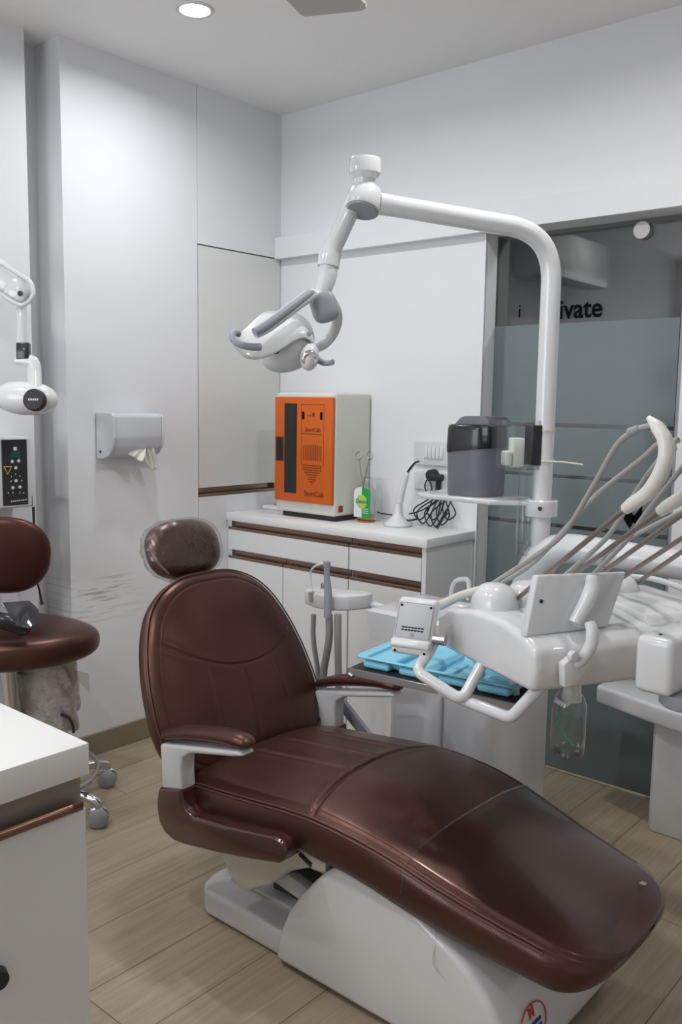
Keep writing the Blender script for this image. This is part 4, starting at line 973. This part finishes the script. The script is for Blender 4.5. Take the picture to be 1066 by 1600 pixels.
# instrument tray and support
tz = .72
ty = thing('tray_support', 'steel tray plate under the blue tray, fixed below the delivery unit', 'tray support', (-1.18, 1.76, tz-.03))
tr0, tr1 = Vector((-1.38, 1.665, 0)), Vector((-.955, 1.715, 0)); td = (tr1-tr0).normalized(); tn = Vector((-td.y, td.x, 0)); TL = (tr1-tr0).length; TW = .23
FT = lambda p: tr0+td*p.x+tn*p.y+Vector((0, 0, p.z))
G().box((-.01, -.005, tz-.034), (TL+.02, TW+.01, tz-.024), .004, 2, frame=FT).obj('plate', M['rubber'], ty)
g = G(); g.tube([FT(Vector(p)) for p in ((-.013, .0, tz-.034), (-.013, TW, tz-.034))], .006, 8); g.box((-.014, -.010, tz-.044), (TL+.02, -.004, tz-.026), .001, 1, frame=FT); g.obj('rim', M['steel'], ty)
G().tube([FT(Vector((-.008, -.008, tz-.04))), FT(Vector((.004, -.010, tz-.044)))], .006, 8).obj('end_cap', M['chrome'], ty)
G().tube([FT(Vector((TL-.02, .05, tz-.03))), LC(.12, .25, .80)], .012, 10).obj('hanger', M['plas'], ty)
# tray: compartments
NX, NY = 86, 46; v = []; f = []
cells = [(.02, .02, .17, .21), (.19, .02, .235, .21), (.255, .02, .40, .115), (.255, .13, .40, .21), (.19, .02, .24, .1)]
def tray_h(x, y):
    dd = 0
    for (a, b, c_, d_) in cells[:4]:
        e = min(x-a, c_-x, y-b, d_-y)
        dd = max(dd, min(1, max(0, e/.008)))
    rib = .003*math.sin(x*600) if .19 < x < .235 and .03 < y < .2 else 0
    return -.020*dd+rib*dd
for i in range(NX+1):
    for j in range(NY+1):
        x = TL*i/NX; y = TW*j/NY; dx = x-max(.02, min(TL-.02, x)); dy = y-max(.02, min(TW-.02, y)); rr = math.hypot(dx, dy)
        if rr > .02: x = x-dx+dx*.02/rr; y = y-dy+dy*.02/rr
        edge = min(x, TL-x, y, TW-y)
        v.append(FT(Vector((x, y, tz+tray_h(x/TL*.42, y)+.004*max(0, 1-edge/.006)))))
for i in range(NX):
    for j in range(NY): f.append((i*(NY+1)+j, (i+1)*(NY+1)+j, (i+1)*(NY+1)+j+1, i*(NY+1)+j+1))
o = mesh_obj('instrument_tray', v, f, M['blue'], None, angle=60); so = o.modifiers.new('t', 'SOLIDIFY'); so.thickness = .003
tag(o, 'light blue plastic instrument tray on the steel plate behind the keypad', 'tray')
for k, (a, b) in enumerate(((.02, .095), (.12, .20), (.225, .30), (.325, .405))):
    x = G().box((a*TL/.42, .006, tz-.0225), (b*TL/.42, TW-.01, tz-.003), .008, 3, frame=FT).obj('tray_foot', M['blue'], o)

# ------------------------------------------------------------------ assistant holder with suction hoses
t = thing('suction_holder', 'white arc-shaped holder with suction tubes standing behind the chair back', 'instrument holder', (-1.93, 2.2, .70))
hy = 2.20
cxa = PY(517, 945, hy)
ho = []
for k in range(13):
    an = math.pi*(1.0+k/12); ho.append(Vector((cxa.x+.098*math.cos(an), hy+.045*math.sin(an)*1.0, .672)))
ho = [Vector((-2.03, 2.19, .672)), Vector((-2.02, 2.165, .672)), Vector((-1.96, 2.145, .672)), Vector((-1.89, 2.15, .672)), Vector((-1.845, 2.19, .672)), Vector((-1.82, 2.25, .672)), Vector((-1.82, 2.29, .672)), Vector((-1.87, 2.29, .672)), Vector((-1.99, 2.25, .672)), Vector((-2.025, 2.225, .672))]
G().prism(ho, (0, 0, .052), .008, 3).obj('holder_body', M['plas'], t)
g = G()
g.tube([PY(512, 965, 2.13), PY(513, 930, 2.14), PY(511, 900, 2.14), PY(511, 882, 2.14)], [.013, .013, .010, .0095], 14); g.tube([PY(511, 884, 2.14), PY(511, 877, 2.14)], [.012, .012], 14)
g.obj('suction_tip', M['grip'], t)
G().tube([PY(488, 940, 2.15), PY(487, 925, 2.15)], [.010, .011], 12).obj('valve', M['grey'], t)
G().tube([PY(489, 928, 2.15), PY(486, 905, 2.15), PY(486, 892, 2.15), PY(494, 884, 2.15), PY(507, 880, 2.15)], [.002, .002, .003, .004, .004], 8).obj('saliva_ejector', M['plas2'], t)
for (ua, ub, rr_) in ((490, 498, .0085), (514, 505, .0125), (528, 529, .012)):
    G().tube([PY(ua, 960, 2.16), PY(ua, 1000, 2.16), PY(ub, 1060, 2.17), PY(ub+2, 1130, 2.18)], rr_, 12).obj('suction_hose', M['hose'], t)
G().tube([Vector((-1.86, 2.27, .69)), Vector((-1.75, 2.32, .66)), Vector((-1.60, 2.32, .60))], .014, 12).obj('support_bar', M['plas2'], t)
G().tube([PY(503, 920, 2.18), PY(503, 912, 2.18), PY(506, 912, 2.18), PY(506, 920, 2.18)], .003, 8).obj('lever', M['steel'], t)

# ------------------------------------------------------------------ white pedestal table at the right
t = thing('pedestal_table', 'white pedestal table with rounded top by the glass door', 'table', (-.9, 2.72, 0))
sp = [Vector((-1.205, 2.70, .385)), Vector((-.925, 2.612, .385)), Vector((-.72, 2.60, .385)), Vector((-.60, 2.66, .385)), Vector((-.60, 2.85, .385)), Vector((-1.20, 2.85, .385))]
G().prism(sp, (0, 0, .062), .012, 4).obj('top', M['plas'], t)
G().prism([Vector((-1.02, 2.735, .0)), Vector((-1.005, 2.72, 0)), Vector((-.62, 2.72, 0)), Vector((-.62, 2.89, 0)), Vector((-1.02, 2.89, 0))], (0, 0, .386), .006, 2).obj('pedestal', M['lam'], t)
G().prism([Vector((-.985, 2.66, .447)), Vector((-.68, 2.66, .447)), Vector((-.68, 2.84, .447)), Vector((-.985, 2.84, .447))], (0, 0, .055), .008, 3).obj('raised_block', M['plas'], t)

# ------------------------------------------------------------------ near left counter
CX, CY, CZ = -1.205, .786, .80
t = thing('storage_cabinet', 'white cabinet with copper handle in the left foreground', 'cabinet', (-1.5, .4, 0))
G().box((-2.1, -.6, .0), (CX-.024, CY-.004, .744)).obj('body', M['lam'], t, smooth=False)
dd = G().box((CX-.022, -.4, .03), (CX-.004, CY-.006, .690), .0015, 1).obj('door', M['lam'], t, smooth=False)
g = G(); g.box((CX-.023, -.4, .692), (CX-.019, CY-.006, .743)); g.obj('handle_recess', mat('taupe_profile', (.30, .26, .21), .4, metal=.3), dd, smooth=False)
g = G(); g.box((CX-.02, -.4, .690), (CX-.002, CY-.012, .694)); g.box((CX-.006, -.4, .692), (CX-.001, CY-.012, .706), .0015, 2); g.tube([(CX-.001, -.4, .700), (CX-.001, CY-.035, .700)], .0085, 14); g.obj('handle_rail', mat('brown_copper_profile', (.22, .12, .09), .2, metal=.85), dd)
G().lathe([(0, 0), (.016, 0), (.018, .006), (.014, .02), (0, .022)], PX(-9, 1525, CX-.004), (1, 0, 0), 20).obj('door_lock', M['rubber'], dd)
tag(G().box((-2.1, -.6, .746), (CX, CY, CZ), .003, 2).obj('countertop', M['slab']), 'thick white countertop in the left foreground', 'countertop')

# ------------------------------------------------------------------ dentist stool
SC0 = Vector((-2.60, 1.43, 0))
st = thing('dentist_stool', 'brown leather dentist stool on chromed casters beside the left wall', 'stool', SC0)
def cushion(c, ax, ay, az, e1, e2, nm, fn=None): return G().sup(c, ax, ay, az, e1, e2, 56, 28, fn).obj(nm, M['leather'], st)
# seat: big rounded saddle with its tip towards the right
scn = PZ(30, 1000, .60)
sx = (PZ(157, 1000, .58)-PZ(-60, 1010, .58)); 
c0 = PD(10, 1000, 2.80)
axv = Vector((.75, .66, 0)).normalized()*.29; ayv = Vector((-.66, .75, 0)).normalized()*.22
cushion(c0, axv*1.0, ayv, Vector((0, 0, .070)), .72, .92, 'seat', fn=lambda a, b, z: (a, b*(1-.28*max(0, a)**1.5), z-.25*(1-a*a)*(1-b*b)*(z > 0)))
c1 = PX(5, 868, -2.74)
cushion(c1, Vector((.12, .19, -.02)).normalized()*.150, Vector((.03, 0, .13)).normalized()*.135, Vector((.9, -.35, .05)).normalized()*.045, .8, .85, 'backrest')
G().tube([c1-Vector((.03, .02, 0)), Vector((-2.79, 1.42, .66)), c0-Vector((.05, -.02, .08))], .014, 10).obj('back_bar', M['chrome'], st)
G().tube([c0-Vector((0, 0, .03)), Vector((SC0.x, SC0.y, .12))], [.028, .028], 16).obj('gas_lift', M['chrome'], st)
G().lathe([(0, .09), (.045, .09), (.05, .10), (.04, .15), (0, .15)], SC0).obj('hub', M['chrome'], st)
for (u, v_) in ((152, 1281), (168, 1222)):
    c = PZ(u, v_, .03)
cas = [PZ(154, 1280, .025), PZ(168, 1218, .025)]
ang0 = [math.atan2(c.y-SC0.y, c.x-SC0.x) for c in cas]
angs = ang0+[ang0[1]+math.radians(72), ang0[1]+math.radians(144), ang0[0]-math.radians(72)]
for k, an in enumerate(angs):
    R0 = (cas[k]-SC0).to_2d().length if k < 2 else .27
    e = Vector((math.cos(an), math.sin(an), 0)); s2 = Vector((-e.y, e.x, 0)); cc = SC0+e*R0
    lg = G().tube([SC0+e*.03+Vector((0, 0, .115)), SC0+e*(R0*.6)+Vector((0, 0, .105)), SC0+e*(R0-.01)+Vector((0, 0, .085)), SC0+e*R0+Vector((0, 0, .06))], [.019, .017, .014, .010], 12).obj('star_leg', M['chrome'], st)
    w_ = Vector((cc.x, cc.y, .032))
    rot = Vector((.68, -.73, 0)).normalized()
    g = G(); g.lathe([(0, -.024), (.025, -.024), (.030, -.020), (.0315, -.012), (.0315, -.004), (.018, -.002), (.018, .002), (.0315, .004), (.0315, .012), (.030, .020), (.025, .024), (0, .024)], w_, rot, 28)
    g.obj('caster', M['wheel'], lg)
    G().sup(w_+Vector((0, 0, .012)), rot*.012, rot.cross(Vector((0, 0, 1)))*.034, Vector((0, 0, .026)), 1, 1, 16, 10).obj('caster_hood', M['chrome'], lg)
ringp = [SC0+Vector((.25*math.cos(q*math.pi/18), .25*math.sin(q*math.pi/18), .135)) for q in range(37)]
G().tube(ringp, .008, 10, smooth=False).obj('foot_ring', M['steel'], st)
# wrapped box under the seat
t = thing('wrapped_pouch', 'grey motor pedal box in crumpled clear plastic below the stool seat', 'pouch', (-2.70, 1.66, .35))
rnd = random.Random(11)
cw = PD(72, 1085, 2.95)
def crumple(c, sx_, sy_, sz_, amp, seed, nm, m_, par, nu=40, nv=26):
    r_ = random.Random(seed); ph = [(r_.uniform(4, 13), r_.uniform(4, 13), r_.uniform(4, 13), r_.uniform(0, 6)) for _ in range(9)]
    def fn(a, b, z):
        k = 1+sum(amp/(i+1)**.5*math.sin(p[0]*a+p[1]*b+p[2]*z+p[3]) for i, p in enumerate(ph)); return a*k, b*k, z*k
    return G().sup(c, sx_, sy_, sz_, .6, .7, nu, nv, fn).obj(nm, m_, par, angle=25)
G().sup(cw+Rv*-.07+Uv*.0, Rv*.06, Fv*.05, Uv*.085, .4, .4).obj('inner_box', M['grey'], t)
crumple(cw, Rv*.105, Fv*.07, Vector((0, 0, .15)), .055, 4, 'outer_wrap', add_bump(mat('crumpled_plastic', (.50, .47, .42), .22, coat=.6), 30, 1.0, .02, 5), t, 64, 40)
G().prism([PD(116, 1048, 2.9), PD(138, 1052, 2.9), PD(141, 1084, 2.92), PD(128, 1070, 2.94), PD(120, 1062, 2.94)], Fv*.003).obj('loose_corner', M['wrap'], t)
G().tube([PD(88, 1122, 2.9), PD(96, 1117, 2.9), PD(108, 1122, 2.9), PD(114, 1134, 2.9), PD(115, 1145, 2.9)], .005, 8).obj('cable', M['rubber'], t)
# device on the seat
t = thing('protective_visor', 'black handled device with a smoky tinted shield lying on the stool', 'shield', PD(30, 970, 2.66))
G().tube([PD(-20, 966, 2.60), PD(10, 972, 2.60), PD(34, 982, 2.62), PD(44, 985, 2.62)], [.026, .024, .022, .015], 16).obj('grip', M['black'], t)
pl = [(4, 943), (46, 940), (60, 953), (63, 968), (58, 978), (45, 983), (25, 978)]
G().prism([PD(u, v_, 2.62+(v_-960)*-.002) for u, v_ in pl], (0, 0, .004), .001, 1).obj('tinted_shield', mat('smoked_shield', (.05, .05, .055), .08, metal=.4), t)
G().tube([PD(3, 943, 2.655), PD(25, 967, 2.61)], .003, 8).obj('metal_edge', M['chrome'], t)

# ------------------------------------------------------------------ x-ray arm on the left wall
t = thing('xray_machine', 'white wall-mounted dental x-ray arm with oval head above the stool', 'x-ray machine', (-2.84, 1.45, 1.35))
AD = 2.8
g = G().tube([PD(-60, 398, AD), PD(-20, 422, AD), PD(28, 450, AD)], [.064, .058, .046], 24, up=Fv, flat=.55); g.sup(PD(28, 452, AD), Rv*.050, Uv*.052, Fv*.03, .8, 1)
g.obj('upper_arm', M['plas'], t)
G().tube([PD(-30, 392, AD-.03), PD(4, 412, AD-.03), PD(34, 431, AD-.03), PD(48, 442, AD-.03), PD(52, 458, AD-.03), PD(45, 471, AD-.03), PD(30, 476, AD-.03), PD(0, 458, AD-.03), PD(-30, 440, AD-.03)], .007, 10).obj('arm_trim', M['plas'], t)
G().lathe([(0, 0), (.0085, 0), (.0085, .004), (0, .004)], PD(32, 459, AD-.045), -Fv, 16).obj('arm_bolt', M['black'], t)
G().tube([PD(34, 475, AD), PD(34, 540, AD)], [.015, .0155], 16, smooth=False).obj('vertical_link', M['plas'], t)
G().box((-.020, -.026, -.012), (.020, .026, .012), .003, 2, frame=lambda p: PD(37, 549, AD-.02)+Rv*p.x+Uv*p.y+Fv*p.z).obj('black_joint', M['black'], t)
G().tube([PD(24, 563, AD-.02), PD(40, 563, AD-.02), PD(51, 567, AD-.02), PD(54, 582, AD-.02), PD(54, 612, AD-.03)], [.014, .019, .021, .022, .022], 16, up=Fv, flat=.6).obj('yoke', M['plas'], t)
hd = PD(40, 622, AD)
G().sup(hd, Rv*.101-Uv*.004, Uv*.054, Fv*.056, .9, .95, 44, 26).obj('tube_head', M['plas'], t)
G().tube([PD(-60, 624, AD), PD(-10, 624, AD)], [.046, .05], 20).obj('cone', M['plas'], t)
G().tube([PD(-58, 398, AD), Vector((-2.87, 1.25, 1.80))], .03, 16).obj('wall_bracket', M['plas'], t)
q = PD(54, 625, AD-.065)
G().lathe([(0, .012), (.030, .012), (.034, .006), (.034, -.012), (0, -.012)], q, -Fv, 32).obj('pivot_cap', M['rubber'], t)
g = G()
for k in range(5): g.box((-.015+.0065*k, -.003, .0), (-.0105+.0065*k, .003, .001), frame=lambda p: q-Fv*.0125+Rv*p.x+Uv*p.y-Fv*p.z)
g.obj('cap_print', M['white_ink'], t, smooth=False)
# control box
BX = -2.765
t = thing('xray_control_box', 'white wall control box with black button panel and yellow warning triangle', 'control box', (-2.84, 1.54, .98))
G().box((XW-.043, 1.40, .985), (BX, 1.600, 1.222), .006, 3).obj('case', M['plas2'], t)
pn = G().box((BX-.001, 1.492, .995), (BX+.003, 1.583, 1.214), .001, 1).obj('button_panel', M['black'], t, smooth=False)
yz = lambda u, v_: PX(u, v_, BX+.003)
for u, v_, r_ in ((24.5, 731, .0055), (25, 751, .0055), (20, 762, .0055), (31, 761, .0055), (19, 721, .0055), (29, 720, .0055)):
    G().lathe([(0, 0), (r_, 0), (r_, .001), (0, .001)], yz(u, v_), (1, 0, 0), 16).obj('button', M['white_ink'], pn)
def mark(u, v_, hy_, hz_):
    q = yz(u, v_); G().box((BX+.003, q.y-hy_, q.z-hz_), (BX+.0038, q.y+hy_, q.z+hz_)).obj('print_mark', M['white_ink'], pn, smooth=False)
mark(23.5, 701, .006, .006)
for u in (13, 20, 31, 37): mark(u, 770, .001, .003)
for k in range(8): mark(18+3.2*k, 783.5-.4*k, .0022, .002)
for u, v_ in ((18, 745), (24.5, 741), (31, 744), (17, 752), (34, 751)): mark(u, v_, .001, .003)
q = yz(24, 710); G().box((BX+.002, q.y-.018, q.z-.010), (BX+.0042, q.y+.018, q.z+.010)).obj('display', M['lcd'], pn, smooth=False)
a, b, c = yz(6, 729), yz(18, 729), yz(12, 741); G().tube([a, b, c, a], .0016, 6, smooth=False).obj('warning_triangle', M['yellow'], pn)
G().box((BX-.02, 1.600, .985), (BX-.012, 1.607, 1.02)).obj('side_clip', M['black'], t)
G().tube([PX(52, 792, BX-.01), PX(54, 840, BX-.01), PX(57, 900, -2.80), PX(62, 925, -2.80), PX(66, 945, -2.79)], [.005, .0035, .0035, .0035, .006], 8).obj('cord', M['rubber'], t)
